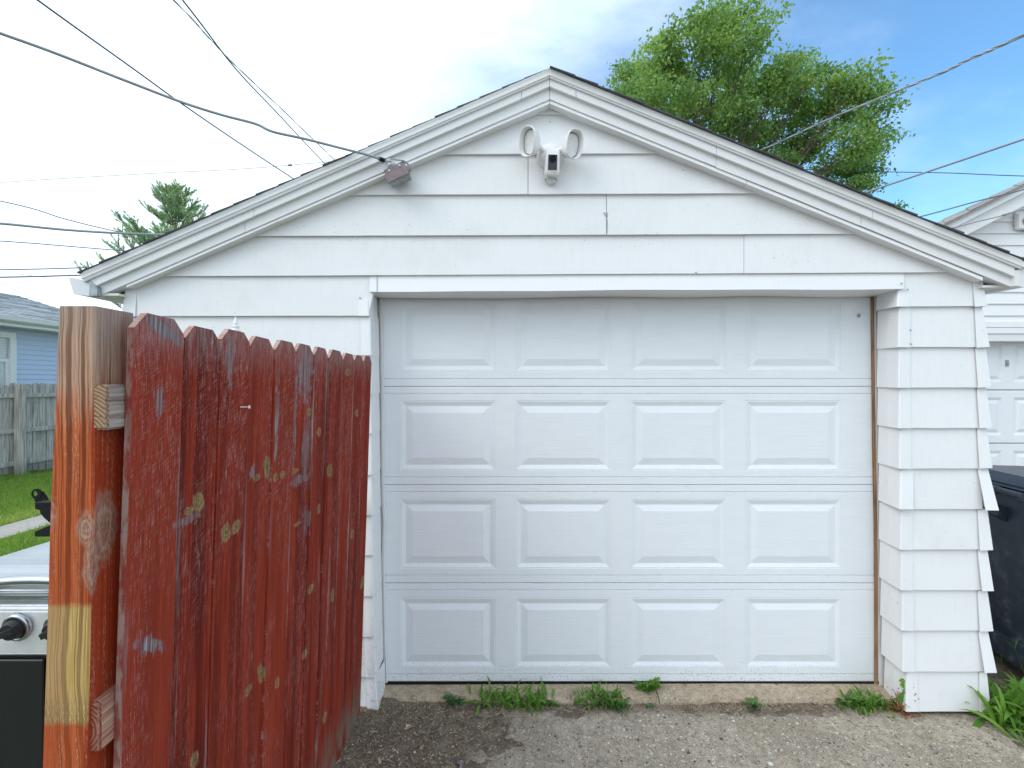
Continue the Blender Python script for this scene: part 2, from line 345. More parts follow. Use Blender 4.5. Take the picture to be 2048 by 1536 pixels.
def post_mat(name, kind):
    t = NT(name); x, y, z = t.sep(t.P); nx = t.sep(t.geo.outputs['True Normal'])
    h = t.math('ADD', x, t.math('MULTIPLY', y, 1.31))
    q = t.comb(h, z, 0.0)
    grain = t.noise(t.map(q, (300, 7, 1)), 1.0, 4, 0.6, 0.3)
    fine = t.noise(t.map(q, (500, 90, 1)), 1.0, 3, 0.7)
    wv = t.noise(t.map(q, (1, 2.4, 1)), 1.0, 3)
    rings = t.noise(t.map(t.comb(t.math('ADD', h, t.math('MULTIPLY', wv, 0.05)), 0.0, 0.0), (40, 1, 1)), 1.0, 2, 0.5)
    dark = t.math('MAXIMUM', t.math('SUBTRACT', 1.0, t.step(t.math('ABSOLUTE', t.math('SUBTRACT', rings, 0.5)), 0.0, 0.022)), t.math('SUBTRACT', 1.0, t.step(t.math('ABSOLUTE', t.math('SUBTRACT', rings, 0.62)), 0.0, 0.016)))
    bare = t.mix(t.step(grain, 0.3, 0.7), (0.36, 0.215, 0.145), (0.55, 0.365, 0.26))
    bare = t.mix(t.math('MULTIPLY', dark, 0.85), bare, (0.15, 0.075, 0.045))
    bare = t.mix(t.step(z, 1.76, 1.86, 0, 0.35), bare, (0.36, 0.31, 0.28))
    stain = t.mix(t.step(grain, 0.3, 0.7), (0.32, 0.062, 0.020), (0.56, 0.14, 0.046))
    stain = t.mix(t.math('MULTIPLY', dark, 0.75), stain, (0.10, 0.024, 0.011))
    low = t.step(z, 1.1, 1.6, 1, 0)
    stain = t.mix(t.math('MULTIPLY', low, 0.45), stain, (0.38, 0.080, 0.026))
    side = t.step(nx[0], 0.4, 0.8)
    stain = t.mix(t.math('MULTIPLY', side, 0.85), stain, (0.34, 0.036, 0.011))  # right face redder and darker, its shade painted into the stain
    lim = t.math('ADD', z, t.math('MULTIPLY', t.math('SUBTRACT', t.noise(t.map(q, (130, 8, 1)), 1.0, 4, 0.7), 0.5), 0.34))
    s = t.step(lim, 1.60, 1.74, 1, 0)
    rub = t.math('MULTIPLY', t.step(fine, 0.5, 0.62), t.step(t.noise(t.map(q, (70, 3, 1)), 1.0, 4, 0.6), 0.47, 0.64))
    s = t.math('MULTIPLY', s, t.math('SUBTRACT', 1.0, t.math('MULTIPLY', rub, 0.75)))
    c = t.mix(s, bare, stain)
    if kind == 'post':
        wob = t.math('MULTIPLY', t.math('SUBTRACT', t.noise(t.map(q, (50, 30, 1)), 1.0, 4, 0.6), 0.5), 0.9)
        # knots grown across the corner, rubbed grey
        for (hx, hz, ax, az, amt) in ((-0.768 + 1.31 * 0.878, 1.438, 0.018, 0.035, .9), (-0.755 + 1.31 * 0.878, 1.37, 0.020, 0.055, .8), (-0.757 + 1.31 * 0.905, 1.435, 0.040, 0.075, .85), (-0.836 + 1.31 * 0.878, 1.46, 0.018, 0.032, .6)):
            d = t.vmath('LENGTH', t.map(q, (1 / ax, 1 / az, 0), (-hx / ax, -hz / az, 0)), None, 1)
            dw = t.math('ADD', d, wob); rg_ = t.math('ADD', 0.5, t.math('MULTIPLY', 0.5, t.math('SINE', t.math('MULTIPLY', dw, 17.0))))
            kcol = t.mix(rg_, (0.27, 0.125, 0.075), (0.40, 0.235, 0.165)); kcol = t.mix(t.step(dw, 0.0, 0.35, 0.45, 0), kcol, (0.09, 0.04, 0.025)); kcol = t.mix(t.step(fine, 0.48, 0.62, 0, 0.6), kcol, (0.50, 0.40, 0.34))
            c = t.mix(t.step(dw, 0.55, 1.15, amt, 0), c, kcol)
        # bare yellow patch on the front where a board was taken off
        patch = t.math('MULTIPLY', t.step(nx[1], -0.8, -0.5, 1, 0), t.math('MULTIPLY', t.step(t.math('ADD', z, t.math('MULTIPLY', wob, 0.030)), 1.294, 1.308, 1, 0), t.step(t.math('ADD', z, t.math('MULTIPLY', wob, 0.02)), 1.082, 1.094)))
        yl = t.mix(t.step(grain, 0.35, 0.65), (0.42, 0.265, 0.085), (0.60, 0.41, 0.16)); yl = t.mix(t.math('MULTIPLY', dark, 0.6), yl, (0.10, 0.05, 0.025))
        yl = t.mix(t.step(x, -0.815, -0.80, 0.55, 0), yl, (0.36, 0.20, 0.11))
        yl = t.mix(t.math('MULTIPLY', t.step(z, 1.09, 1.16, 1, 0), t.step(fine, 0.42, 0.6)), yl, (0.24, 0.15, 0.07))
        c = t.mix(patch, c, yl)
        c = t.mix(t.math('MULTIPLY', t.math('MULTIPLY', side, t.step(z, 1.70, 1.80)), t.step(grain, 0.4, 0.6)), c, (0.40, 0.31, 0.27))
    t.bump(t.math('ADD', t.math('MULTIPLY', grain, 0.6), t.math('MULTIPLY', dark, -0.5)), 0.5, 0.004)
    return t.fin(c, 0.8, spec=0.08)
M['post'] = post_mat('stained_post', 'post')
def rail_mat(name, ca, cb, e0, e1):
    t = NT(name); nx = t.sep(t.geo.outputs['True Normal']); x, y, z = t.sep(t.P)
    end = t.step(nx[1], -0.8, -0.5, 1, 0)
    g = t.noise(t.map(t.P, (12, 3, 110)), 1.0, 4, 0.6, 0.8)
    side = t.mix(t.step(g, 0.35, 0.65), ca, cb)
    cc = t.vmath('LENGTH', t.map(t.comb(x, z, 0), (1, 1, 0), (0.79, -1.58 if e0[0] > 0.2 else -1.07, 0)), None, 1)
    rg = t.math('ADD', 0.5, t.math('MULTIPLY', 0.5, t.math('SINE', t.math('MULTIPLY', t.math('ADD', cc, t.math('MULTIPLY', t.noise(t.P, 40, 3), 0.008)), 950))))
    ec = t.mix(rg, e0, e1); ec = t.mix(t.step(t.noise(t.map(t.P, (60, 60, 130)), 1, 3), 0.55, 0.7, 0, 0.7), ec, tuple(v * 0.35 for v in e0))
    c = t.mix(end, side, ec); t.bump(t.math('ADD', g, rg), 0.35, 0.002)
    return t.fin(c, 0.8, spec=0.2)
M['rail_top'] = rail_mat('weathered_rail', (0.20, 0.145, 0.12), (0.44, 0.37, 0.33), (0.21, 0.12, 0.065), (0.42, 0.28, 0.17))
M['rail_low'] = rail_mat('pinkish_rail', (0.30, 0.12, 0.08), (0.52, 0.33, 0.24), (0.17, 0.04, 0.025), (0.34, 0.14, 0.085))
def grey_wood():
    t = NT('grey_weathered_wood'); r = t.rand(); x, y, z = t.sep(t.P)
    q = t.comb(t.math('ADD', x, y), z, t.math('MULTIPLY', r, 31))
    g = t.noise(t.map(q, (55, 2.2, 1)), 1.0, 4, 0.65, 0.4); b = t.noise(t.map(q, (8, 1.8, 1)), 1, 3)
    c = t.mix(t.step(g, 0.3, 0.7), (0.20, 0.18, 0.165), (0.68, 0.65, 0.61)); c = t.mix(t.step(b, 0.55, 0.75, 0, 0.7), c, (0.16, 0.11, 0.07))
    c = t.mix(t.math('MULTIPLY', r, 0.4), c, (0.50, 0.49, 0.47))
    c = t.mix(t.step(z, 0.05, 0.35, 0.5, 0), c, (0.10, 0.10, 0.07)); t.bump(g, 0.5, 0.008)
    return t.fin(c, 0.85, spec=0.2)
M['greywood'] = grey_wood()
def bare_wood(name, a, b):
    t = NT(name); g = t.noise(t.map(t.P, (160, 160, 5)), 1, 4, 0.6, 0.4); b2 = t.noise(t.map(t.P, (20, 20, 3)), 1, 3)
    c = t.mix(t.step(g, 0.3, 0.7), a, b); c = t.mix(t.step(b2, 0.5, 0.7, 0, 0.7), c, tuple(v * 0.5 for v in a)); t.bump(g, 0.4, 0.002)
    return t.fin(c, 0.75)
M['brown_trim'] = bare_wood('bare_brown_jamb_wood', (0.20, 0.085, 0.035), (0.44, 0.25, 0.13))

# ------------------------------------------------------------------ ground materials
def aggregate(name, base_a, base_b, peb=1.0):
    t = NT(name); x, y, z = t.sep(t.P)
    n1 = t.noise(t.P, 2.3, 5, 0.6); n2 = t.noise(t.P, 30, 4, 0.65); n3 = t.noise(t.P, 170, 3, 0.6)
    c = t.mix(t.step(n1, 0.35, 0.65), base_a, base_b); c = t.mix(t.step(n2, 0.35, 0.65, 0, 0.75), c, tuple(v * 0.62 for v in base_a)); c = t.mix(t.step(n3, 0.4, 0.65, 0, 0.5), c, tuple(v * 1.35 for v in base_b))
    h = t.math('MULTIPLY', n3, 0.5)
    for sc, th, amt in ((46, 0.40, 1.0), (85, 0.42, 1.0), (150, 0.46, 0.95)):
        vv = t.map(t.P, (1, 1, 1), (sc * 0.013, sc * .021, 0))
        d = t.vor(vv, sc); cc = t.vor(vv, sc, outp='Color'); rr, gg, bb = t.sep(cc)
        stone = t.ramp(rr, [(0.0, (0.06, 0.062, 0.065)), (0.22, (0.10, 0.10, 0.105)), (0.45, (0.30, 0.27, 0.23)), (0.68, (0.46, 0.43, 0.38)), (0.86, (0.62, 0.60, 0.56)), (0.95, (0.36, 0.19, 0.10))])
        size = t.math('MULTIPLY', gg, th)
        m = t.math('MULTIPLY', t.step(t.math('SUBTRACT', size, d), 0.0, 0.05), t.step(bb, 0.25, 0.3, 0, amt * peb))
        c = t.mix(m, c, stone); h = t.math('ADD', h, t.math('MULTIPLY', m, 0.6))
    if name.startswith('driveway'):
        a_ = t.math('ADD', t.tone(), t.math('MULTIPLY', t.math('SUBTRACT', t.noise(t.P, 26, 5, 0.7), 0.5), 1.1))
        c = t.mix(t.step(a_, 0.25, 0.75, 0, 0.92), c, t.mix(n3, (0.115, 0.088, 0.066), (0.26, 0.205, 0.155)))
    t.bump(h, 0.5, 0.005)
    return t.fin(c, 0.85, spec=0.25)
M['driveway'] = aggregate('driveway_aggregate', (0.255, 0.21, 0.158), (0.42, 0.36, 0.285))
M['apron'] = aggregate('apron_concrete', (0.34, 0.265, 0.185), (0.46, 0.375, 0.275), 0.55)
M['path'] = aggregate('path_concrete', (0.44, 0.40, 0.36), (0.52, 0.48, 0.43), 0.2)
def dirt_mat():
    t = NT('brown_dirt'); n = t.noise(t.P, 22, 6, 0.7); f = t.noise(t.P, 190, 4, 0.7)
    c = t.mix(t.step(n, 0.3, 0.7), (0.115, 0.088, 0.066), (0.24, 0.19, 0.145)); c = t.mix(t.step(f, 0.5, 0.72, 0, 0.8), c, (0.52, 0.43, 0.33)); c = t.mix(t.step(f, 0.28, 0.42, 0.65, 0), c, (0.08, 0.058, 0.042))
    t.bump(t.math('ADD', f, n), 0.8, 0.012); return t.fin(c, 0.95, spec=0.1)
M['dirt'] = dirt_mat()
M['soil'] = plain('lawn_soil', (0.14, 0.17, 0.06), 0.95, var=0.4, scale=9, spec=0.1)
M['ground'] = plain('far_ground', (0.09, 0.10, 0.05), 0.95, var=0.4, scale=0.6, spec=0.1)
def leafy(name, cols, trans=0.45, rough=0.5, boost=1.0):
    t = NT(name); a = t.tone()
    n = t.noise(t.P, 3.0, 2)
    f = t.math('ADD', a, t.math('MULTIPLY', t.math('SUBTRACT', n, 0.5), 0.5), clamp=True)
    k = len(cols); c = t.ramp(f, [(i / (k - 1), col) for i, col in enumerate(cols)])
    t.put(t.b.inputs['Base Color'], c); t.put(t.b.inputs['Roughness'], rough); t.put(t.b.inputs['Specular IOR Level'], 0.3)
    tr = t.n('ShaderNodeBsdfTranslucent'); t.put(tr.inputs[0], t.mix(1.0, c, (1.12, 1.15, 0.70), 'MULTIPLY'))
    ms = t.n('ShaderNodeMixShader'); ms.inputs[0].default_value = trans
    t.l(t.b.outputs[0], ms.inputs[1]); t.l(tr.outputs[0], ms.inputs[2]); t.l(ms.outputs[0], t.out.inputs[0]); return t.m
M['leaf'] = leafy('tree_leaf', [(0.11, 0.22, 0.075), (0.21, 0.37, 0.115), (0.33, 0.49, 0.15), (0.50, 0.60, 0.19)])
M['needle'] = leafy('pine_needle', [(0.28, 0.46, 0.30), (0.46, 0.63, 0.38), (0.66, 0.73, 0.38)], 0.35)
M['grass'] = leafy('lawn_grass', [(0.14, 0.27, 0.05), (0.30, 0.48, 0.08), (0.50, 0.58, 0.16)], 0.45)
M['weed'] = leafy('weed_green', [(0.06, 0.16, 0.024), (0.12, 0.27, 0.036), (0.24, 0.42, 0.07)], 0.4)
M['weed_blue'] = leafy('weed_dull_green', [(0.05, 0.14, 0.05), (0.10, 0.22, 0.07), (0.18, 0.30, 0.10)], 0.35)
M['rust'] = leafy('dry_orange_stem', [(0.16, 0.06, 0.025), (0.36, 0.14, 0.06), (0.44, 0.22, 0.12)], 0.2)
M['straw'] = leafy('dry_straw', [(0.14, 0.10, 0.065), (0.40, 0.32, 0.22), (0.66, 0.57, 0.45)], 0.1, 0.8)
M['bark'] = plain('tree_bark', (0.16, 0.125, 0.095), 0.9, var=0.35, scale=10, bump=0.5)
M['dryleaf'] = plain('dry_leaf', (0.26, 0.18, 0.115), 0.8, var=0.35, scale=60, bump=0.3)
M['dryleaf_pale'] = plain('pale_dry_leaf', (0.40, 0.32, 0.235), 0.8, var=0.3, scale=60, bump=0.3)
M['dryleaf_mauve'] = plain('mauve_dry_leaf', (0.27, 0.22, 0.25), 0.8, var=0.3, scale=60, bump=0.3)
# ------------------------------------------------------------------ the garage
def lerp(a, b, t): return a + (b - a) * t
def line(L, P, Rr):
    def f(x):
        a, b = (L, P) if x <= P[0] else (P, Rr)
        return a[1] + (b[1] - a[1]) * (x - a[0]) / (b[0] - a[0])
    return f
crown_t = line((162, 545), (1099, 136.5), (2048, 521)); crown_b = line((175, 560.5), (1099, 155), (2033, 534.5))
f1_b = line((188.6, 572), (1099, 172.5), (2029, 552.7)); f2_b = line((196, 592.5), (1099, 198), (2023, 574))
tr_t = line((252, 568.5), (1099, 199.5), (1966, 554.5)); tr_b = line((252, 575), (1099, 207), (1966, 561))
G = thing('garage', 'white sided one car garage with low gable and paneled overhead door', 'garage', (0.6, 2.6, 0.0))

def siding(name, TL, TR, BL, BR, ot=0.005, ob=0.022, nx=10, mat='siding', wob=0.0016, face=W, parent=G):
    """one lapped board: top tucked in, butt kicked out, slightly wavy like thin metal"""
    mb = MB(); sd_ = random.uniform(0, 99); top, mid, bot, ret = [], [], [], []
    for i in range(nx + 1):
        t = i / nx; a = (lerp(TL[0], TR[0], t), lerp(TL[1], TR[1], t)); b = (lerp(BL[0], BR[0], t), lerp(BL[1], BR[1], t))
        n1 = mnoise.noise((a[0] * .012, sd_, 0)) * wob; n2 = mnoise.noise((a[0] * .009, sd_ + 5, 3)) * wob * 1.5; n3 = mnoise.noise((a[0] * .02, sd_ + 9, 1)) * 1.1
        top.append(face(a[0], a[1], ot)); mid.append(face(lerp(a[0], b[0], .5), lerp(a[1], b[1], .5), (ot + ob) / 2 + n2))
        p = face(b[0], b[1] + n3 * .5, ob + n1); bot.append(p); q = Vector(p); q.y += ob + n1; q.z += 0.001; ret.append(q)
    n = nx + 1; vs = top + mid + bot + ret
    fs = [(r * n + i, (r + 1) * n + i, (r + 1) * n + i + 1, r * n + i + 1) for r in range(3) for i in range(nx)]
    back = []
    for k in (0, nx):    # end returns
        vs2 = [vs[k], vs[n + k], vs[2 * n + k]]; b2 = [Vector((p.x, face(0, 0, 0).y + 0.004, p.z)) for p in vs2]
        m = len(vs); vs = vs + b2
        fs += [(k, n + k, m + 1, m), (n + k, 2 * n + k, m + 2, m + 1)]
    o = obj(name, vs, fs, M[mat], parent); fix(o)
    return o
def trim_x(y, side):       # where the rake trim crosses height y
    a, b = ((252, 572), (1099, 203)) if side < 0 else ((1966, 558), (1099, 203))
    return a[0] + (b[0] - a[0]) * (y - a[1]) / (b[1] - a[1])
rows = [(203, 203), (227, 227), (308.5, 306), (389.5, 386), (472, 467), (552.5, 544)]
joints = {2: [], 3: [1056], 4: [1213], 5: [1488]}
for r in range(1, 6):
    tl, trr = rows[r - 1]; bl, br = rows[r]; tl -= 3; trr -= 3
    xl0, xr0, xl1, xr1 = trim_x(tl, -1), trim_x(trr, 1), trim_x(bl, -1), trim_x(br, 1)
    if r == 1: xl0, xr0 = 1092, 1106
    cuts = [None] + joints.get(r, []) + [None]
    def yt(x): return lerp(tl, trr, (x - xl1) / (xr1 - xl1))
    def yb(x): return lerp(bl, br, (x - xl1) / (xr1 - xl1))
    for k in range(len(cuts) - 1):
        a, b = cuts[k], cuts[k + 1]
        A0 = (xl0, tl) if a is None else (a + .6, yt(a)); A1 = (xl1, bl) if a is None else (a + .6, yb(a))
        B0 = (xr0, trr) if b is None else (b - .6, yt(b)); B1 = (xr1, br) if b is None else (b - .6, yb(b))
        e = 0.0 if k == 0 else 0.0015
        siding('siding_board', A0, B0, A1, B1, 0.005 + e, 0.022 + e, nx=14)
# header row
siding('siding_board', (268, 549), (754, 547), (268, 632.5), (737, 631), nx=8)
siding('siding_board', (1806, 541), (1946, 541), (1806, 613), (1950, 612), nx=5)
YL = [631, 710, 788, 867, 949, 1029.5, 1110, 1192, 1273, 1354, 1427]
YR = [612.5, 694, 775, 856, 937, 1018, 1099, 1180, 1261, 1343, 1423]
for i in range(10):
    siding('siding_board', (264 - i * 1.0, YL[i] - 3), (737 + i * 1.2, YL[i] - 4), (263 - i * 1.0, YL[i + 1] + 1), (738 + i * 1.2, YL[i + 1]), nx=8, mat='jamb_low' if i > 6 else 'siding')
    siding('siding_board', (1812 + i * .9, YR[i] - 4), (1956 + i * .6, YR[i] - 4), (1813 + i * .9, YR[i + 1]), (1963 + i * .6, YR[i + 1]), nx=5)
# header face over the door, with a sagging lower lip and its soffit
mb = MB(); n = 24; fr, lo, bk = [], [], []
for i in range(n + 1):
    t = i / n; x = lerp(739, 1808, t); sag = 1.3 * math.sin(t * 9) * (0.3 + t) + 0.8 * math.sin(t * 23)
    yt_ = lerp(549, 541.5, t); yb_ = lerp(583.5, 577.5, t) + sag * .6
    fr.append(W(x, yt_, 0.008)); p = W(x, yb_, 0.028); lo.append(p)
    q = Vector(p); q.y = 2.664; q.z += -0.004 + 0.003 * math.sin(t * 17 + 1); q.x = p.x; bk.append(q)
vs = fr + lo + bk; m = n + 1
o = obj('header_cladding', vs, [(r * m + i, (r + 1) * m + i, (r + 1) * m + i + 1, r * m + i + 1) for r in range(2) for i in range(n)], M['jamb'], G); fix(o)
mb = MB(); mb.add([W(753.4, 550, .0135), W(755, 550, .0135), W(755, 583, .0295), W(753.4, 583, .0295)], [(0, 1, 2, 3)]); mb.make('siding_seam', M['galv'], G)
# solid wall behind the cladding
mb = MB()
def wallpt(x, y): return W(x, y, -0.004)
for poly in ([(262, 575), (1099, 215), (1950, 562), (1950, 575), (262, 590)], [(262, 590), (742, 588), (752, 1420), (252, 1425)], [(1806, 575), (1948, 575), (1958, 1418), (1812, 1418)]):
    mb.prism([wallpt(*p) for p in poly], (0, 0.05, 0))
mb.make('wall', M['siding'], G)
xr = W(1948, 700).x; xl = W(258, 700).x
mb = MB(); mb.box(xr - .05, xr, 2.56, 8.6, 0.0, 2.24); mb.box(xl, xl + .05, 2.56, 8.6, 0.0, 2.22); mb.box(xl + .05, xr - .05, 8.55, 8.6, 0, 2.2); mb.make('side_wall', M['siding'], G)
for i in range(10):           # side siding courses, seen only from another position
    z1 = CAMZ - (YR[i] - CY) / F * 2.51; z0 = CAMZ - (YR[i + 1] - CY) / F * 2.51
    for s, X in ((1, xr), (-1, xl)):
        mb = MB(); mb.prism([(X + s * .001, 2.56, z1), (X + s * .024, 2.56, z0), (X + s * .001, 2.56, z0)], (0, 6.02, 0)); mb.make('siding_board', M['siding'], G)
# corner caps at the right end of the front
CAPR = [((1943.7, 560), (1964, 560), (1974, 612), (1949.5, 613.7)), ((1948.6, 614), (1963.6, 614), (1979, 694), (1953, 695.5)), ((1949.6, 695), (1970.8, 695), (1981.6, 774), (1956, 775.5)),
        ((1953, 775), (1971, 775), (1983.5, 855), (1958.8, 856.5)), ((1953.5, 856), (1972, 856), (1984.5, 936), (1958.8, 937)), ((1954.5, 937), (1975, 937), (1997, 1021), (1971, 1020.5)),
        ((1954.5, 1019), (1974, 1019), (1985.5, 1100), (1959.5, 1101)), ((1954.5, 1100), (1974, 1100), (1987, 1182), (1964, 1182)), ((1954.5, 1181), (1974, 1181), (1986, 1262), (1959.5, 1263)),
        ((1956, 1262), (1975, 1262), (1993, 1345.5), (1969, 1345.5)), ((1958, 1344), (1973, 1344), (1981, 1423.5), (1959, 1424))]
for i, (a, b, c, d) in enumerate(CAPR):
    kick = {5: .055, 9: .042, 7: .038}.get(i, 0.031)
    A, B, C_, D_ = W(*a, .010), W(*b, .012), W(*c, kick), W(*d, kick - .002)
    sb = [Vector((B.x - .004, B.y + .07, B.z)), Vector((C_.x - .002, C_.y + .075, C_.z))]
    t_ = 0.0025; mb = MB()
    for q in ([A, B, C_, D_], [B, sb[0], sb[1], C_]):
        nrm = (q[1] - q[0]).cross(q[3] - q[0]).normalized() * t_
        mb.hexa([q[0], q[1], q[2], q[3]] + [p - nrm for p in q])
    mb.make('corner_cap', M['jamb'], G)
for i in range(-1, 10):       # left end of the front
    yt0, yb0 = (572, 631.5) if i < 0 else (YL[i], YL[i + 1]); x0 = 252 - (i + 1) * .6
    A, B, C_, D_ = W(x0, yt0, .012), W(274, yt0 - (6 if i < 0 else 0), .010), W(270, yb0 + 1.5, .030), W(x0 - 9, yb0 + 1.5, .031)
    mb = MB(); mb.hexa([A, B, C_, D_] + [p + Vector((0, .0025, 0)) for p in (A, B, C_, D_)])
    mb.hexa([A, D_, D_ + Vector((.002, .07, 0)), A + Vector((.004, .07, 0))] + [p + Vector((.0025, 0.001, 0)) for p in (A, D_, D_ + Vector((.002, .07, 0)), A + Vector((.004, .07, 0)))])
    mb.make('corner_cap', M['jamb'], G)
# jambs: every course wraps from the front into the reveal
def jamb(cx_t, y_t, cx_b, y_b, side, leg, mat, kick=.030):
    inner = 2.660 if side > 0 else 2.640
    A, B = W(cx_t, y_t, .012), W(cx_b, y_b, kick); B2 = W(cx_b, y_b, kick)
    FA, FB = W(cx_t - side * leg, y_t, .010), W(cx_b - side * (leg + 1.5), y_b, kick - .003)
    IA, IB = Vector((A.x + side * .003, inner, A.z)), Vector((B.x + side * .004, inner, B.z + .003))
    xin = W((cx_t + cx_b) / 2, 768, .012).x; IA.x = xin - side * .001; IB.x = xin + side * .004
    mb = MB(); m_ = lambda p, q, t: p.lerp(q, t)
    wv = [Vector((side * random.uniform(-.0022, .0022), 0, 0)) for _ in range(2)]
    # front leg, soft folded corner, reveal leg in two bays
    ct, cb = A + Vector((0, .012, 0)), B + Vector((0, .012, 0))
    cols = [(FA, FB), (A - Vector((side * .005, 0, 0)), B - Vector((side * .006, 0, 0))), (A + Vector((0, .004, 0)), B + Vector((0, .004, 0))), (ct, cb), (m_(ct, IA, .5) + wv[0] * .4, m_(cb, IB, .5) + wv[1]), (IA, IB)]
    vs = [p for c in cols for p in c]; fs = [(2 * i, 2 * i + 1, 2 * i + 3, 2 * i + 2) for i in range(5)]
    k = len(vs); vs += [p[1] + Vector((-side * .010, 0.004, .002)) for p in cols]; fs += [(2 * i + 1, k + i, k + i + 1, 2 * i + 3) for i in range(5)]
    o = obj('jamb_cap', vs, fs, M[mat], G)
    bm = bmesh.new(); bm.from_mesh(o.data); bmesh.ops.recalc_face_normals(bm, faces=bm.faces); bm.to_mesh(o.data); bm.free()
CXL = [738, 742.5, 743.5, 744, 745, 746, 746.5, 748, 750, 752, 757]; ylt = [585] + YL
for i in range(11): jamb(lerp(CXL[i], 736, .3), ylt[i] - 1, CXL[i], ylt[i + 1] + .6, +1, 20, 'jamb_low' if i > 6 else 'jamb')
yrt = [577] + YR; CXR = [1795, 1797, 1797, 1798, 1799, 1800, 1801, 1802, 1804, 1806, 1812]
for i in range(11): jamb(CXR[i] + 2, yrt[i] - 1, CXR[i], yrt[i + 1] + .6, -1, 22 + (3 if i == 5 else 0), 'jamb', .044 if i == 5 else .030)
# stops and the bare brown wood beside the door
pts = [(766, 597), (767, 700), (768, 790), (768.5, 900), (769.5, 1005), (774, 1045), (771, 1085), (769, 1130), (771, 1250), (775, 1366)]
mb = MB(); rs = [[D(x - 7, y, .012), D(x - 1.5, y, .016), D(x, y, .008), D(x - 7, y, -.01)] for x, y in pts]; mb.rings(rs); mb.make('door_stop', M['jamb'], G)
mb = MB(); mb.rings([[D(x + a, y, o_) for a, o_ in ((0, .004), (7.5, .004), (7.5, -.03), (0, -.03))] for x, y in ((1741, 590), (1742, 700), (1744, 900), (1747, 1040), (1748, 1200), (1748, 1374))]); mb.make('bare_wood_strip', M['brown_trim'], G)
mb = MB(); mb.rings([[D(x + a, y, o_) for a, o_ in ((7.0, .014), (18, .014), (18, -.02), (7.0, -.02))] for x, y in ((1741, 588), (1743, 780), (1747, 1000), (1749, 1180), (1751, 1374))]); mb.make('door_stop', M['jamb'], G)

# ---------------- the overhead door
GD = obj('garage_door', *(lambda mb: (mb.v, mb.f))(MB().hexa([D(755, 580, -.05), D(1762, 580, -.05), D(1762, 1366, -.05), D(755, 1363, -.05)] + [D(755, 580, -.07), D(1762, 580, -.07), D(1762, 1366, -.07), D(755, 1363, -.07)])), M['gap'], G); fix(GD)
COLS = [(801, 991), (1031, 1221), (1261.5, 1451), (1490.5, 1681)]
ROWS = [(607, 743), (801, 940.5), (998, 1137), (1195.5, 1334)]
JT = [585, 773, 969.5, 1165.8, 1363]
def dgrid(name, xs, ys, hole, mat, parent):
    idx = {}; vs = []; fs = []
    for j, (y, d) in enumerate(ys):
        for i, x in enumerate(xs): idx[i, j] = len(vs); vs.append(D(x, y, d))
    for j in range(len(ys) - 1):
        for i in range(len(xs) - 1):
            xm, ym = (xs[i] + xs[i + 1]) / 2, (ys[j][0] + ys[j + 1][0]) / 2
            if any(a < xm < b and c < ym < e for a, b, c, e in hole): continue
            fs.append((idx[i, j], idx[i, j + 1], idx[i + 1, j + 1], idx[i + 1, j]))
    return obj(name, vs, fs, mat, parent)
for s in range(4):
    a, b = JT[s], JT[s + 1]; pr = ROWS[s]
    hole = [(c0, c1, pr[0], pr[1]) for c0, c1 in COLS]
    xs = sorted({755, 1762} | {x for c in COLS for x in c})
    ys = [(a + .15, -.006), (a + .7, -.0015), (a + 1.6, 0)] if s else [(a, 0)]
    if s: ys += [(a + 13.0, 0), (a + 13.9, -.0045), (a + 15.2, 0)]
    ys += [(pr[0], 0), (pr[1], 0)]
    ys += [(b - 16.5, 0), (b - 15.2, -.0045), (b - 14.2, 0)]
    ys += [(b - 1.3, 0), (b - .6, -.0015), (b - .15, -.006)]
    o = dgrid('door_section', xs, ys, hole, M['door'], GD)
    for c0, c1 in COLS:
        vs = []; prof = [(0, 0), (.8, -.0022), (2.4, -.0012), (3.6, -.0026), (10.5, -.0092), (12.5, -.0088), (24.5, -.0012), (25.3, -.0012)]
        for t, d in prof: vs += [D(c0 + t, pr[0] + t, d), D(c1 - t, pr[0] + t, d), D(c1 - t, pr[1] - t, d), D(c0 + t, pr[1] - t, d)]
        fs = [(4 * k + i, 4 * k + 4 + i, 4 * k + 4 + (i + 1) % 4, 4 * k + (i + 1) % 4) for k in range(len(prof) - 1) for i in range(4)]
        k = 4 * (len(prof) - 1); fs.append((k, k + 3, k + 2, k + 1))
        obj('raised_panel', vs, fs, M['door'], GD)
mb = MB(); mb.rings([[D(x, 1362.8 + d, .002), D(x, 1366 + d, .003), D(x, 1370 + d + wv, .0), D(x, 1384 + d + wv, -.012), D(x, 1362.8 + d, -.03)] for x, d, wv in ((756, 0, -.5), (900, .3, .6), (1100, .5, 0), (1300, .7, -1), (1500, .9, -.6), (1650, 1.1, .3), (1760, 1.3, 0))]); mb.make('bottom_seal', M['black'], GD)
mb = MB(); mb.hexa([D(1715.5, 628, .007), D(1721, 628, .007), D(1720, 634, .007), D(1715, 634, .007), D(1716, 627, -.002), D(1721.5, 627, -.002), D(1721, 635, -.002), D(1715, 635, -.002)]); mb.make('bolt', M['galv'], GD)

for x_, y_, o_ in ((1803, 567, .030), (1815, 579, .022), (1821, 660, .0245), (1822, 688, .030), (720, 596, .020), (1958, 568, .016), (1100, 244, .0085), (1392, 545, .024)):
    mb = MB(); mb.lathe(W(x_, y_, o_ - .0015), [(.0042, 0), (.0042, .0022), (.002, .003)], 8, (0, -1, 0)); mb.make('nail', M['galv'], G)
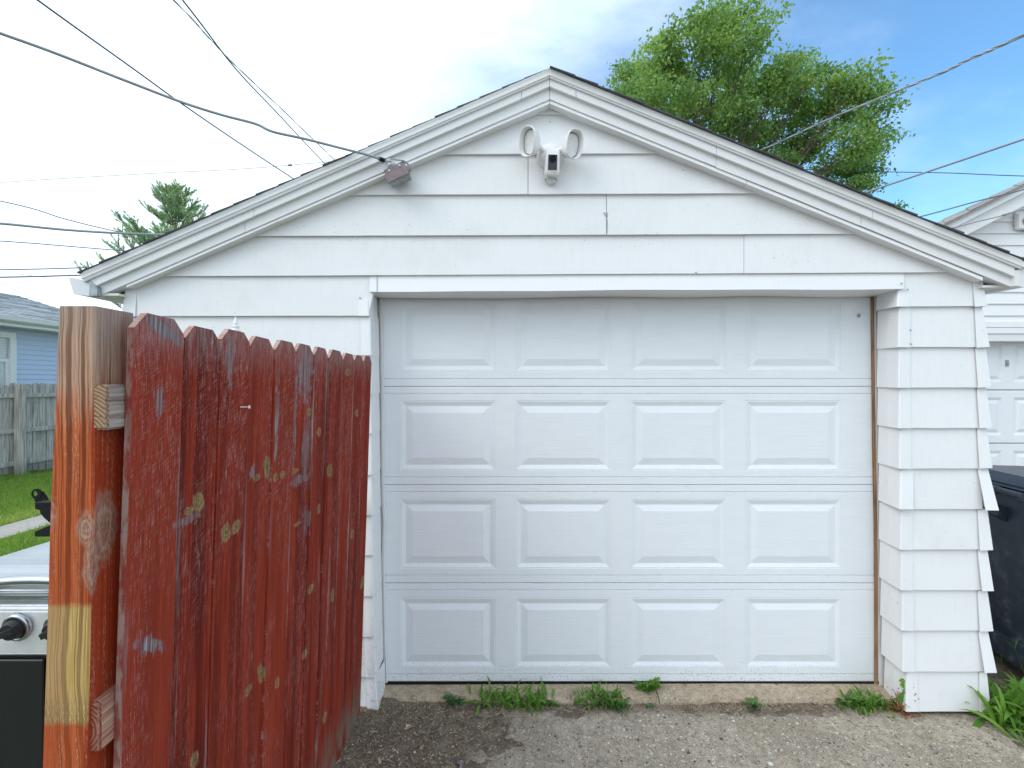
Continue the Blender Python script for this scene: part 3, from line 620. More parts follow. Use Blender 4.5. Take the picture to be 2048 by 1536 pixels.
# ---------------- rake trim
def band(ft, fb, xs, ot, ob, depth, name, mat, px_top=0, px_bot=0):
    for a, b in zip(xs[:-1], xs[1:]):
        k = 5; mb = MB(); T = []; B = []
        sd_ = random.uniform(0, 50)
        for i in range(k + 1):
            x = lerp(a + .4, b - .4, i / k); wv = mnoise.noise((x * .01, sd_, 0)) * 1.1
            T.append(W(x, ft(x) + px_top, ot)); B.append(W(x, fb(x) + px_bot + wv, ob))
        mb.rings([[T[i], B[i], B[i] + Vector((0, depth - (ot - ob), 0.0)), T[i] + Vector((0, depth, 0))] for i in range(k + 1)])
        mb.make(name, M[mat], G)
band(crown_t, crown_b, [166, 1099], .110, .100, .075, 'drip_edge', 'crown'); band(crown_t, crown_b, [1099, 2044], .110, .100, .075, 'drip_edge', 'crown')
band(crown_b, f1_b, [188.6, 508, 1043, 1099], .090, .090, .070, 'rake_board', 'trim', -3); band(crown_b, f1_b, [1099, 1152, 1433, 1745, 2029.5], .090, .090, .070, 'rake_board', 'trim', -3)
band(f1_b, f2_b, [196, 490, 784, 1099], .070, .070, .060, 'frieze_board', 'trim', -6); band(f1_b, f2_b, [1099, 1432, 1722, 2023], .070, .070, .060, 'frieze_board', 'trim', -6)
band(tr_t, tr_b, [252, 555, 1099], .062, .066, .055, 'trim_strip', 'jamb'); band(tr_t, tr_b, [1099, 1493, 1966], .062, .066, .055, 'trim_strip', 'jamb')
# ---------------- roof
RB = 8.9
pk = W(1099, 138, .106); lf = W(162, 546, .106); rt = W(2054, 524.5, .106)
mb = MB(); dn = Vector((0, 0, -.03))
mb.prism([lf, pk, rt, rt + dn, pk + dn * 1.0, lf + dn], (0, RB - pk.y, 0)); RO = mb.make('roof', M['soffit'], G)
for P0, s in ((lf, 1), (rt, -1)):
    L_ = (pk - P0); n = int(L_.length / 0.122); u = L_.normalized(); up = Vector((-u.z * 1, 0, u.x)) if s > 0 else Vector((u.z, 0, -u.x))
    for i in range(n + 1):
        a = P0 + u * (i * L_.length / (n + 1) - .012); b = P0 + u * ((i + 1.15) * L_.length / (n + 1))
        if i == n: b = pk
        j = random.uniform(-.004, .006); y1 = P0.y - .012 + j
        q = [a + up * .002, a + up * (.009 + random.uniform(0, .003)), b + up * .004, b + up * .0005]
        q = [Vector((p.x, y1, p.z)) for p in q]
        mb = MB(); mb.prism(q, (0, RB - y1 + .02, 0)); mb.make('shingle', M['shingle'], RO)
# soffits and fascia under the eaves
zs = W(196, 592, .066).z
mb = MB(); mb.box(W(190, 592, .07).x, xl + .0, 2.46, 8.6, zs + .002, zs + .014); mb.make('soffit', M['soffit'], G)
zr = W(2023, 574, .066).z; mb = MB(); mb.box(xr, W(2028, 574, .07).x, 2.46, 8.6, zr + .002, zr + .014); mb.make('soffit', M['soffit'], G)
mb = MB(); a, b = W(181, 566, .09), W(193, 592, .09); mb.box(a.x, b.x, b.y, 8.6, b.z + .0, a.z + .03); mb.make('fascia', M['gutter'], G)
mb = MB(); a, b = W(2031, 540, .09), W(2041, 572, .09); mb.box(a.x - .004, b.x, b.y, 8.6, b.z, a.z); mb.make('fascia', M['soffit'], G)
# gutters (K style) with end caps
prof = [(133, 553), (139, 557), (140, 565), (144, 577), (147, 588), (178, 592), (180.5, 563)]
pw = [W(x, y, .085) for x, y in prof]
mb = MB(); n = len(pw); bk = [p + Vector((0, 6.1, 0)) for p in pw]
mb.add(pw + bk, [(i, i + 1, i + 1 + n, i + n) for i in range(n - 1)] + [tuple(range(n))]); mb.make('gutter', M['gutter'], G)
mb = MB(); q = [W(x, y, .10) for x, y in ((180, 562), (194, 575), (194.5, 591), (178.5, 592))]; mb.prism(q, (0, .03, 0)); mb.make('gutter_end', M['galv'], G)
prof = [(2037, 538), (2033, 573), (2050, 574), (2062, 572), (2066, 560), (2070, 548), (2074, 541), (2072, 539)]
pw = [W(x, y, .085) for x, y in prof]; n = len(pw); bk = [p + Vector((0, 6.1, 0)) for p in pw]
mb = MB(); mb.add(pw + bk, [(i, i + 1, i + 1 + n, i + n) for i in range(n - 1)] + [tuple(range(n))]); mb.make('gutter', M['gutter'], G)
# torn spot and old fixture scar on the gable
mb = MB(); mb.add([W(x, y, .0245 - (467 - y) / 81 * .014) for x, y in ((1206, 425), (1215.5, 425), (1215, 431), (1211, 432))], [(0, 3, 2, 1)]); mb.add([W(x, y, .0250 - (467 - y) / 81 * .014) for x, y in ((1213.6, 430), (1215.4, 430), (1215.2, 466), (1213.9, 466))], [(0, 3, 2, 1)])
mb.make('siding_tear', M['galv'], G)
mb = MB(); mb.lathe(W(1228, 441, .0185), [(.036, 0), (.036, .0012), (.033, .0016), (.001, .0016)], 20, (0, -1, 0)); mb.make('round_patch', M['plastic'], G)

# ---------------- floodlight camera on the gable
FC = thing('floodlight_camera', 'white twin lamp floodlight with black fronted camera under the gable peak', 'security light', W(1099, 317, 0))
c0 = W(1099, 317, .004)
mb = MB(); mb.lathe(c0, [(.068, -.003), (.068, .012), (.064, .028), (.052, .042), (.034, .050), (.001, .053)], 28, (0, -1, 0)); mb.make('base', M['plastic'], FC, True)
def rrect(c, ax, az, w_, h_, r, k=4):
    out_ = []
    for sx, sz, a0 in ((1, 1, 0), (-1, 1, 90), (-1, -1, 180), (1, -1, 270)):
        for i in range(k + 1):
            a = R(a0 + 90 * i / k); out_.append(c + ax * (sx * (w_ / 2 - r) + r * math.cos(a)) + az * (sz * (h_ / 2 - r) + r * math.sin(a)))
    return out_
ax = Vector((1, 0, -.02)).normalized(); fwd = Vector((0.03, -1, -.16)).normalized(); az = ax.cross(fwd).normalized() * -1
if az.z < 0: az = -az
cc = W(1104, 328, .075)
mb = MB(); mb.rings([rrect(cc - fwd * d, ax, az, w_, h_, r) for d, w_, h_, r in ((.060, .060, .10, .02), (.0, .074, .122, .018), (-.022, .073, .120, .016), (-.028, .066, .112, .014))]); mb.make('camera_body', M['plastic'], FC, True)
fc = cc + fwd * .0285
mb = MB(); mb.rings([rrect(fc - fwd * .004, ax, az, .045, .072, .003), rrect(fc + fwd * .0012, ax, az, .045, .072, .003)]); mb.make('camera_window', M['glassblack'], FC)
lc = fc + az * .016 + fwd * .0012
mb = MB(); mb.lathe(lc, [(.0175, 0), (.0175, .003), (.012, .003), (.011, .001), (.006, .001), (.005, .0035), (.001, .004)], 20, fwd); mb.make('camera_lens', M['black'], FC, True)
b0 = cc - az * .061
mb = MB(); mb.lathe(b0 - fwd * .02, [(.031, .012), (.031, 0.004), (.029, .001)], 22, -az); mb.make('sensor_band', M['galv'], FC)
mb = MB(); mb.lathe(b0 - fwd * .02 - az * -.0, [(.033, -.012), (.032, -.0), (.030, .008), (.020, .022), (.010, .030), (.001, .033)], 22, -az); mb.make('motion_sensor', M['lens'], FC, True)
def lamp(center, face_dir, up, rootp):
    f_ = Vector(face_dir).normalized(); u_ = Vector(up); u_ = (u_ - f_ * u_.dot(f_)).normalized(); s_ = f_.cross(u_)
    c = Vector(center)
    def ring(d, a, b, k=26, e=2.6): return [c + f_ * d + s_ * (a * math.copysign(abs(math.cos(t)) ** (2 / e), math.cos(t))) + u_ * (b * math.copysign(abs(math.sin(t)) ** (2 / e), math.sin(t))) for t in [2 * math.pi * j / k for j in range(k)]]
    mb = MB(); mb.rings([ring(-.075, .012, .020), ring(-.070, .026, .036), ring(-.045, .039, .055), ring(-.005, .046, .068), ring(.010, .047, .070), ring(.012, .045, .068), ring(.008, .0425, .064), ring(-.022, .039, .058)], True, False); L = mb.make('lamp_head', M['plastic'], FC, True)
    mb = MB(); mb.rings([ring(-.0225, .0385, .0575), ring(-.0205, .0385, .0575), ring(-.0205, .036, .055)], True, True); mb.make('lens_gasket', M['gap'], L)
    mb = MB(); mb.rings([ring(-.0225, .0355, .0545), ring(-.018, .0355, .0545), ring(-.0165, .031, .049)], True, True); mb.make('lamp_lens', M['lens'], L)
    mb = MB(); e0 = c - f_ * .062; e1 = Vector(rootp); mb.tube([e0, e0.lerp(e1, .4), e0.lerp(e1, .7), e1], [.014, .014, .0125, .0125], 12); mb.make('arm', M['plastic'], FC, True)
lamp(W(1056, 283, .125), (-.62, -.74, -.22), (.30, 0, 1), W(1090, 305, .040))
lamp(W(1148, 288.5, .125), (.42, -.88, -.20), (.06, 0, 1), W(1108, 305, .040))

# ---------------- junction box hung under the left rake
JB = thing('junction_box', 'mauve metal electrical box hanging crooked under the left rake', 'electrical box', W(793, 345, 0))
q = [W(x, y, .12) for x, y in ((768, 341), (806.4, 322.5), (818.5, 347), (777, 366))]; cq = sum(q, Vector()) / 4
def inset(q, k, dy): return [cq + (p - cq) * k + Vector((0, dy, 0)) for p in q]
mb = MB(); mb.rings([inset(q, 1, 0.002), inset(q, 1.0, .075)]); bevel(mb.make('box', M['galv'], JB), .004)
mb = MB(); mb.rings([inset(q, 1.03, .010), inset(q, 1.03, -.001), inset(q, .97, -.006)]); CV = mb.make('cover', M['boxmauve'], JB)
sx = (q[1] - q[0]).normalized()
for a in (q[0].lerp(q[2], .22), q[1].lerp(q[3], .22)):
    mb = MB(); mb.lathe(a + Vector((0, -.006, 0)), [(.006, 0), (.006, .002), (.003, .0035)], 10, (0, -1, 0)); mb.make('screw', M['wire_alu'], CV)
nk = W(784, 325, .095)
mb = MB(); dz = (q[0] - q[3]).normalized(); mb.lathe(q[0].lerp(q[1], .42) + Vector((0, .03, 0)), [(.017, -.01), (.017, .012), (.022, .016), (.022, .028), (.015, .032), (.015, .040), (.020, .046), (.012, .054)], 16, dz + Vector((-.25, 0, 0))); mb.make('knob_insulator', M['porcelain'], JB, True)
mb = MB(); mb.tube([W(757, 316.5, .135), W(763, 319, .14), W(770, 321, .14)], [.0095, .011, .009], 8); mb.make('tape_wrap', M['black'], JB)
mb = MB(); mb.tube([W(768, 320.5, .14), W(776, 323, .14), W(783, 324, .13)], .004, 6); mb.tube([W(763, 319, .14), W(761, 323, .14), W(763, 327, .135), W(768, 325, .13)], .0022, 5); mb.tube([W(786, 318.5, .125), W(797, 320, .13), W(808, 321.5, .13), W(816, 327, .125), W(820, 335, .12), W(819, 341, .11), W(816, 343, .10)], .0035, 6); mb.tube([W(808, 322, .125), W(817, 330, .12), W(821.5, 340, .11), W(818, 344, .10)], .0028, 6); mb.make('wire', M['wire_grey'], JB)
# ------------------------------------------------------------------ red picket fence
RF = thing('red_fence', 'red stained dog eared picket fence with square post, worn and knotty', 'fence', (-0.75, 1.7, 0.0))
EX = [268, 371, 444, 499.5, 550, 592, 628.5, 657, 686, 708, 726.5, 743.5]
TOPY = [626, 640, 659, 672, 684, 694, 700, 705, 710, 713, 716]     # picket crowns in the photo
PT = 0.0125
def px2Y(px): return FX_TOP / ((px - CX) / F)
for i in range(11):
    ya, yb = px2Y(EX[i]), px2Y(EX[i + 1]); wd = yb - ya; gap = .005 if i not in (4, 5) else .008
    ya += gap * .5; yb -= gap * .5
    ym = (ya + yb) / 2; ztop = 1.834 + random.uniform(-.004, .004)
    if i == 0: ztop = 1.838
    z0 = 0.015; jx = random.uniform(-.0025, .0025); tw = random.uniform(-.004, .004) if i else 0; ear = wd * .22
    nz_ = 12; zs_ = [lerp(z0, ztop - ear, k / nz_) for k in range(nz_ + 1)]
    seed = 13.7 * i
    left = [(ya + .0012 * mnoise.noise((k * .9, seed, 0)), z) for k, z in enumerate(zs_)]
    right = [(yb + .0012 * mnoise.noise((k * .9, seed, 7)), z) for k, z in enumerate(zs_)]
    prof = left + [(ya + ear, ztop), (yb - ear, ztop - .002)] + right[::-1]
    def X(y, z, d): return fence_x(z) + jx + tw * ((y - ym) / wd) + .0016 * mnoise.noise((z * 2.2, seed, 3)) - d
    nl = len(left)
    fs, vs, uv = [], [], []
    for d in (0, PT):
        for (y, z) in left: vs.append((X(y, z, d), y, z)); uv.append((0.0, z))
        vs += [(X(ya + ear, ztop, d), ya + ear, ztop), (X(yb - ear, ztop, d), yb - ear, ztop - .002)]; uv += [(.22, ztop), (.78, ztop)]
        for (y, z) in right: vs.append((X(y, z, d), y, z)); uv.append((1.0, z))
    h = 2 * nl + 2
    for b, flip in ((0, 0), (h, 1)):
        for k in range(nl - 1):
            f = (b + k, b + nl + 2 + k, b + nl + 3 + k, b + k + 1); fs.append(f if not flip else f[::-1])
        f = (b + nl - 1, b + 2 * nl + 1, b + nl + 1, b + nl); fs.append(f if not flip else f[::-1])
    loop = list(range(nl)) + [nl, nl + 1] + list(range(2 * nl + 1, nl + 1, -1))
    for a, b in zip(loop, loop[1:] + loop[:1]): fs.append((a, b, b + h, a + h))
    o = obj('picket', vs, fs, M['picket'], RF, uv=uv); fix(o)
    P_ = o
    if i in (1, 2, 3, 4, 5, 6, 8, 9):     # nails: small dark heads
        mb = MB()
        for yy in (ya + wd * .22, ya + wd * .76):
            zz = 1.66 + random.uniform(-.004, .004); mb.lathe((X(yy, zz, 0) - .0005, yy, zz), [(.0026, 0), (.0026, .0008), (.0008, .0009)], 8, (1, 0, 0))
        mb.make('nail', M['gap'], P_)
Yk, Zk = fence_pt(480, 814)
mb = MB(); xk = fence_x(Zk); mb.tube([(xk - .002, Yk, Zk), (xk + .022, Yk, Zk)], .0016, 7); mb.lathe((xk + .021, Yk, Zk), [(.0015, 0), (.0045, .003), (.0045, .004), (.001, .0042)], 10, (1, 0, 0)); mb.make('screw', M['plastic'], RF)
# rails behind the pickets
def rail(z0, z1, name, mat, y0=.8785, x0=-.7515):
    mb = MB(); a, b = fence_x((z0 + z1) / 2) - FX_TOP, 0
    mb.box(x0 + a, FX_TOP - PT - .003 + a, y0, 2.45, z0, z1); bevel(mb.make(name, mat, RF), .004, 2)
rail(1.617, 1.699, 'rail', M['rail_top']); rail(1.030, 1.122, 'rail', M['rail_low'], .885, -.757); rail(.35, .438, 'rail', M['rail_low'])
# square post, slightly twisted, knotty corner
mb = MB(); secs = []
for py, xl_, xr_ in ((612, 116, 191), (700, 112, 189), (800, 108.5, 187.5), (900, 104, 186), (1000, 99, 184.5), (1045, 97, 184), (1100, 95.5, 182), (1200, 93, 179.5), (1300, 90, 177.5), (1400, 86.5, 175), (1536, 82, 172), (1900, 72, 166), (2640, 52, 154)):
    Yf = .878; A = atY(xl_, py, Yf); B = atY(xr_, py, Yf - .001)
    r_ = .0035
    bul = .004 * math.exp(-((py - 1050) / 45.0) ** 2)
    if py == 2640: A.z = B.z = 0.0
    secs.append([A + Vector((r_, 0, 0)), B + Vector((-r_ + bul, 0, 0)), B + Vector((bul, r_, 0)), Vector((B.x - .001, .966, B.z)), Vector((A.x - .004, .968, A.z)), A + Vector((0, r_, 0))])
mb.rings(secs); mb.make('post', M['post'], RF)
# latch on the far side of the post
mb = MB(); Yl = 1.02
def lp(x, y): return atY(x, y, Yl)
ringo = [lp(72.5 + 10.0 * math.cos(t), 988 + 10.5 * math.sin(t)) for t in [2 * math.pi * j / 20 for j in range(20)]]
ringi = [lp(69.5 + 5.2 * math.cos(t), 987.5 + 5.6 * math.sin(t)) for t in [2 * math.pi * j / 20 for j in range(20)]]
dv = Vector((0, .003, 0)); vs = ringo + ringi + [p + dv for p in ringo] + [p + dv for p in ringi]
fs = [(j, (j + 1) % 20, 20 + (j + 1) % 20, 20 + j) for j in range(20)] + [(40 + j, 60 + j, 60 + (j + 1) % 20, 40 + (j + 1) % 20) for j in range(20)] + [(j, 40 + j, 40 + (j + 1) % 20, (j + 1) % 20) for j in range(20)] + [(20 + j, 20 + (j + 1) % 20, 60 + (j + 1) % 20, 60 + j) for j in range(20)]
mb.add(vs, fs); mb.prism([lp(*p) + Vector((0, .001, 0)) for p in ((66, 996), (81, 984), (94, 1004), (98, 1012), (72, 1010))], (0, .006, 0)); mb.make('gate_latch', M['black'], RF)
mb = MB(); mb.prism([atY(x, y, .995) for x, y in ((68.5, 1005), (112, 1004), (112, 1050), (100, 1047), (97, 1045), (86, 1035), (79, 1026), (79, 1021), (69, 1018))], (0, .02, 0)); bevel(mb.make('latch_plate', M['black'], RF), .0012)
mb = MB(); mb.prism([atY(x, y, .995) for x, y in ((68.5, 1063), (98, 1051), (118, 1046), (118, 1073.5), (68.5, 1073.5))], (0, .02, 0)); bevel(mb.make('latch_striker', M['black'], RF), .0012)

# white finial behind the fence
FN = thing('finial_post', 'slim white post with small pointed turned finial just behind the pickets', 'post', atY(471, 700, 2.36) * 1.0)
pb = atY(471, 1400, 2.36); pz = atY(471, 633, 2.36).z
mb = MB(); mb.tube([(pb.x, 2.36, 0.0), (pb.x, 2.36, pz - .07)], .011, 10); mb.make('pole', M['plastic'], FN, True)
mb = MB(); mb.lathe((pb.x, 2.36, pz - .075), [(.012, 0), (.022, .002), (.022, .010), (.014, .014), (.016, .022), (.019, .026), (.013, .030), (.009, .034), (.013, .040), (.010, .046), (.0055, .060), (.001, .075)], 16); mb.make('finial', M['plastic'], FN, True)

# ------------------------------------------------------------------ gas grill
def steel(name, col, rough):
    t = NT(name); g = t.noise(t.map(t.P, (2, 2, 420)), 1.0, 2); g2 = t.noise(t.P, 5, 3)
    c = t.mix(t.step(g, .3, .7), tuple(v * .9 for v in col), col); t.bump(g, .05, .001)
    return t.fin(c, t.mix(t.step(g2, .3, .7), (rough * .8,) * 3, (rough * 1.3,) * 3), 0.9)
M['steel'] = steel('brushed_steel', (0.50, 0.52, 0.54), 0.24); M['steel2'] = plain('panel_steel', (0.72, 0.72, 0.71), 0.38, 0.55, .06, 40)
M['enamel'] = plain('black_enamel', (0.014, 0.015, 0.016), 0.38, var=.3, scale=300)
M['knob'] = plain('black_knob', (0.022, 0.023, 0.025), 0.4)
GR = thing('gas_grill', 'stainless steel gas grill with black cabinet behind the fence post', 'grill', (-1.2, 1.5, 0.0))
x0, x1 = -1.52, -0.93
def gz(py, Y): return CAMZ - (py - CY) / F * Y
yf, yb_ = 1.34, 1.78
zt = gz(1122, 1.40); zh = gz(1172, 1.34); zb = gz(1203, 1.33)
mb = MB(); prof = [(1.325, zb), (1.318, zh), (1.322, lerp(zh, zt, .55)), (1.345, zt - .012), (1.365, zt), (1.74, zt - .012), (1.78, zt - .05), (1.80, zb)]
mb.prism([(x0, y, z) for y, z in prof], (x1 - x0, 0, 0)); bevel(mb.make('lid', M['steel'], GR), .006, 2)
hp = [(x0 + .09, 1.322, gz(1195, 1.3)), (x0 + .10, 1.27, gz(1183, 1.27))] + [(lerp(x0 + .12, x1 - .12, k / 8), 1.25, gz(1172 - 12 * math.sin(math.pi * k / 8), 1.25)) for k in range(9)] + [(x1 - .10, 1.27, gz(1183, 1.27)), (x1 - .09, 1.322, gz(1195, 1.3))]
mb = MB(); mb.tube(hp, .0115, 12); mb.make('lid_handle', M['steel'], GR, True)
mb = MB(); mb.box(x0 - .01, x1 + .01, 1.30, 1.345, gz(1200, 1.3), gz(1188, 1.3)); bevel(mb.make('lid_lip', M['steel'], GR), .005, 2)
mb = MB(); mb.box(x0 + .01, x1 - .01, 1.335, 1.79, gz(1216, 1.33), zb + .004); mb.make('firebox', M['enamel'], GR)
zp0, zp1 = gz(1309, 1.28), gz(1214, 1.28)
mb = MB(); mb.prism([(x0 - .02, 1.29, zp1), (x0 - .02, 1.276, zp1 - .008), (x0 - .02, 1.262, zp0 + .012), (x0 - .02, 1.275, zp0), (x0 - .02, 1.79, zp0), (x0 - .02, 1.79, zp1)], (x1 - x0 + .04, 0, 0)); bevel(mb.make('control_panel', M['steel2'], GR), .004, 2)
nrm = Vector((0, -1, -.10)).normalized()
for px in (35, 118):
    c = atY(px, 1254, 1.266); k = Vector((.06, -1, .22)).normalized()
    mb = MB(); mb.lathe(c, [(.037, -.004), (.037, .004), (.034, .008), (.029, .009), (.028, .004)], 28, nrm); KB = mb.make('knob_bezel', M['steel'], GR, True)
    mb = MB(); mb.lathe(c, [(.026, .002), (.0255, .012), (.022, .024), (.021, .026), (.001, .027)], 24, nrm)
    a = Vector((.92, 0, .38)); a = (a - nrm * a.dot(nrm)).normalized(); b = nrm.cross(a)
    mb.hexa([c + nrm * .022 + a * -.022 + b * -.009, c + nrm * .022 + a * .022 + b * -.009, c + nrm * .022 + a * .022 + b * .009, c + nrm * .022 + a * -.022 + b * .009] + [c + nrm * .034 + a * -.020 + b * -.007, c + nrm * .034 + a * .020 + b * -.007, c + nrm * .034 + a * .020 + b * .007, c + nrm * .034 + a * -.020 + b * .007])
    mb.make('knob', M['knob'], KB)
mb = MB(); mb.box(x0 + .012, x1 - .012, 1.285, 1.78, .10, zp0 - .002); bevel(mb.make('cabinet', M['enamel'], GR), .004)
for k in (0, 1):
    xa = lerp(x0 + .02, x1 - .02, k * .5) + .003; mb = MB(); mb.box(xa, xa + (x1 - x0 - .04) / 2 - .006, 1.276, 1.284, .13, zp0 - .012); bevel(mb.make('cabinet_door', M['enamel'], GR), .003)
for X_ in (x0 + .06, x1 - .06):
    for Y_ in (1.36, 1.72):
        mb = MB(); mb.lathe((X_ - .015, Y_, .05), [(.02, 0), (.05, .003), (.05, .027), (.02, .03)], 16, (1, 0, 0)); mb.make('wheel', M['black'], GR)

# ------------------------------------------------------------------ trash bin
def bin_mat():
    t = NT('navy_bin_plastic'); n = t.noise(t.P, 9, 5, 0.65); sc = t.noise(t.map(t.P, (30, 30, 90)), 1, 4, .7); x, y, z = t.sep(t.P)
    c = t.mix(t.step(n, .3, .7), (0.014, 0.024, 0.038), (0.026, 0.040, 0.058))
    dust = t.math('MULTIPLY', t.step(n, .48, .66), t.math('MULTIPLY', t.step(sc, .38, .66), t.step(z, .95, .55)))
    c = t.mix(t.math('MULTIPLY', dust, .55), c, (0.22, 0.24, 0.26)); t.bump(n, .15, .01); return t.fin(c, .42)
M['bin'] = bin_mat(); M['binlid'] = plain('navy_bin_lid', (0.022, 0.038, 0.062), 0.35, var=.25, scale=20)
TB = thing('trash_bin', 'tall dark navy wheeled trash bin with dusty scuffs beside the garage', 'trash bin', (3.2, 3.0, 0.01))
b_o = Vector((2.88, 2.80, .012)); ux = Vector((0.18, .98, 0)).normalized(); uy = Vector((0.98, -.18, 0)).normalized()   # ux along the back, uy towards the bin's front
def bp(a, b, z): return b_o + ux * a + uy * b + Vector((0, 0, z))
mb = MB(); rs = []
for z, ia, ib in ((.17, .06, .03), (.22, .035, .0), (.5, .025, -.018), (.9, .008, -.045), (1.045, .0, -.055), (1.05, -.012, -.068), (1.085, -.012, -.068)):
    a0, a1, b0, b1 = -.22 + ia, .42 - ia, ib, .62 - ia
    rs.append([bp(a0 + .03, b0, z), bp(a1 - .03, b0, z), bp(a1, b0 + .03, z), bp(a1, b1 - .03, z), bp(a1 - .03, b1, z), bp(a0 + .03, b1, z), bp(a0, b1 - .03, z), bp(a0, b0 + .03, z)])
mb.rings(rs); bevel(mb.make('body', M['bin'], TB), .008, 2)
mb = MB(); mb.rings([[bp(a, b, z) for a, b in ((-.235, -.05), (.435, -.05), (.435, .60), (-.235, .60))] for z in (1.087, 1.11)] + [[bp(a, b, 1.165) for a, b in ((-.19, .0), (.39, .0), (.39, .54), (-.19, .54))]]); bevel(mb.make('lid', M['binlid'], TB), .012, 2)
for a, b in ((-.20, -.02), (.00, .20), (.22, .40)):
    mb = MB(); mb.lathe(bp(a, -.105, 1.085), [(.012, 0), (.017, .002), (.017, b - a - .022), (.023, b - a - .020), (.023, b - a + .004), (.012, b - a + .008)], 14, ux); mb.make('handle_bar', M['binlid'], TB, False)
for a in (-.19, .10, .38):
    mb = MB(); mb.hexa([bp(a, -.11, 1.06), bp(a + .02, -.11, 1.06), bp(a + .02, -.05, 1.03), bp(a, -.05, 1.03), bp(a, -.11, 1.085), bp(a + .02, -.11, 1.085), bp(a + .02, -.05, 1.085), bp(a, -.05, 1.085)]); mb.make('handle_bracket', M['binlid'], TB)
mb = MB(); mb.hexa([bp(-.02, -.09, .93), bp(.05, -.09, .93), bp(.05, -.045, .90), bp(-.02, -.045, .90), bp(-.03, -.09, .975), bp(.06, -.09, .975), bp(.06, -.05, .985), bp(-.03, -.05, .985)]); mb.make('lift_lug', M['bin'], TB)
for a in (-.20, .35):
    mb = MB(); mb.lathe(bp(a, .06, .125), [(.03, 0), (.115, .004), (.125, .015), (.125, .045), (.115, .056), (.03, .06)], 24, ux); mb.make('wheel', M['black'], TB, True)
mb = MB(); mb.hexa([bp(-.13, -.03, .10), bp(.30, -.03, .10), bp(.30, .10, .10), bp(-.13, .10, .10), bp(-.15, -.02, .23), bp(.33, -.02, .23), bp(.33, .12, .23), bp(-.15, .12, .23)]); mb.make('axle_block', M['bin'], TB)
mb = MB(); mb.hexa([bp(-.19, .45, 0), bp(.39, .45, 0), bp(.39, .57, 0), bp(-.19, .57, 0), bp(-.19, .43, .2), bp(.39, .43, .2), bp(.39, .59, .2), bp(-.19, .59, .2)]); mb.make('foot', M['bin'], TB)

# ------------------------------------------------------------------ neighbour's garage on the right
NG = thing('neighbor_garage', 'neighboring white garage with steep gable and paneled door at far right', 'garage', (6.0, 4.75, 0))
NY = 4.75
def N(px, py, off=0.0): return atY(px, py, NY - off)
M['nsiding'] = white_metal('bright_white_vinyl', (0.83, 0.835, 0.84), .45, .25); M['nsoff'] = white_metal('pale_fascia', (0.74, 0.77, 0.785), .45, .4)
slope = .505
def rk(px, c): return c - slope * (px - 1960)        # rake lines in the picture, c = height at px 1960
XL = 1905; XR_ = 2330
apx = 2290
ys_ = [443 + 23.5 * k for k in range(-6, 20)]
for k, yb2 in enumerate(ys_):
    y_t = yb2 - 23.5
    if yb2 > 655: break
    def clip(y): return max(XL, 1960 + (455 - y) / slope - 4)
    a0, a1 = clip(y_t - 2), clip(yb2)
    if a1 > XR_: continue
    a0 = min(a0, XR_)
    mb = MB(); A, B, C_, D_ = N(a0, y_t - 2, .004), N(XR_ + 260 if y_t > 300 else XR_, y_t - 2, .004), N(XR_ + 260 if y_t > 300 else XR_, yb2, .020), N(a1, yb2, .020)
    mb.hexa([A, B, C_, D_] + [p + Vector((0, .03, 0)) for p in (A, B, C_, D_)]); mb.make('siding_board', M['nsiding'], NG)
mb = MB(); mb.box(N(XL, 0).x + .004, N(XL, 0).x + .05, NY + .142, 10, 0, N(0, 500).z); mb.make('side_wall', M['nsiding'], NG)
mb = MB(); mb.prism([N(XL, 660, -.012), N(XL, 480, -.012), N(2300, 290, -.012), N(2700, 480, -.012), N(2700, 660, -.012)], (0, .05, 0)); mb.make('wall', M['nsiding'], NG)
for y0_, y1_, o_ in ((643, 654.5, .026), (655.5, 667, .032), (667.6, 682, .022)):
    mb = MB(); A = N(XL, y0_, o_); B = N(2600, y1_, o_); mb.box(A.x, B.x, A.y, NY + .14, B.z, A.z); mb.make('header_trim', M['nsiding'] if y1_ < 670 else M['nsoff'], NG)
mb = MB(); A = N(XL, 655); B = N(1962, 1120); mb.box(A.x, B.x, NY - .01, NY + .14, 0, A.z); mb.box(N(2282, 0).x, N(2700, 0).x, NY - .01, NY + .14, 0, A.z); mb.make('wall', M['nsiding'], NG)
def ND(px, py, d=0): return atY(px, py, NY + .12 - d)
NDo = fix(obj('garage_door', *(lambda mb: (mb.v, mb.f))(MB().hexa([ND(1950, 660, -.03), ND(2500, 660, -.03), ND(2500, 1120, -.03), ND(1950, 1120, -.03), ND(1950, 660, -.05), ND(2500, 660, -.05), ND(2500, 1120, -.05), ND(1950, 1120, -.05)])), M['gap'], NG))
njt = [672, 780, 886.5, 993, 1100]; ncol = [(1951, 2003.5), (2026, 2078), (2101, 2153), (2176, 2228)]
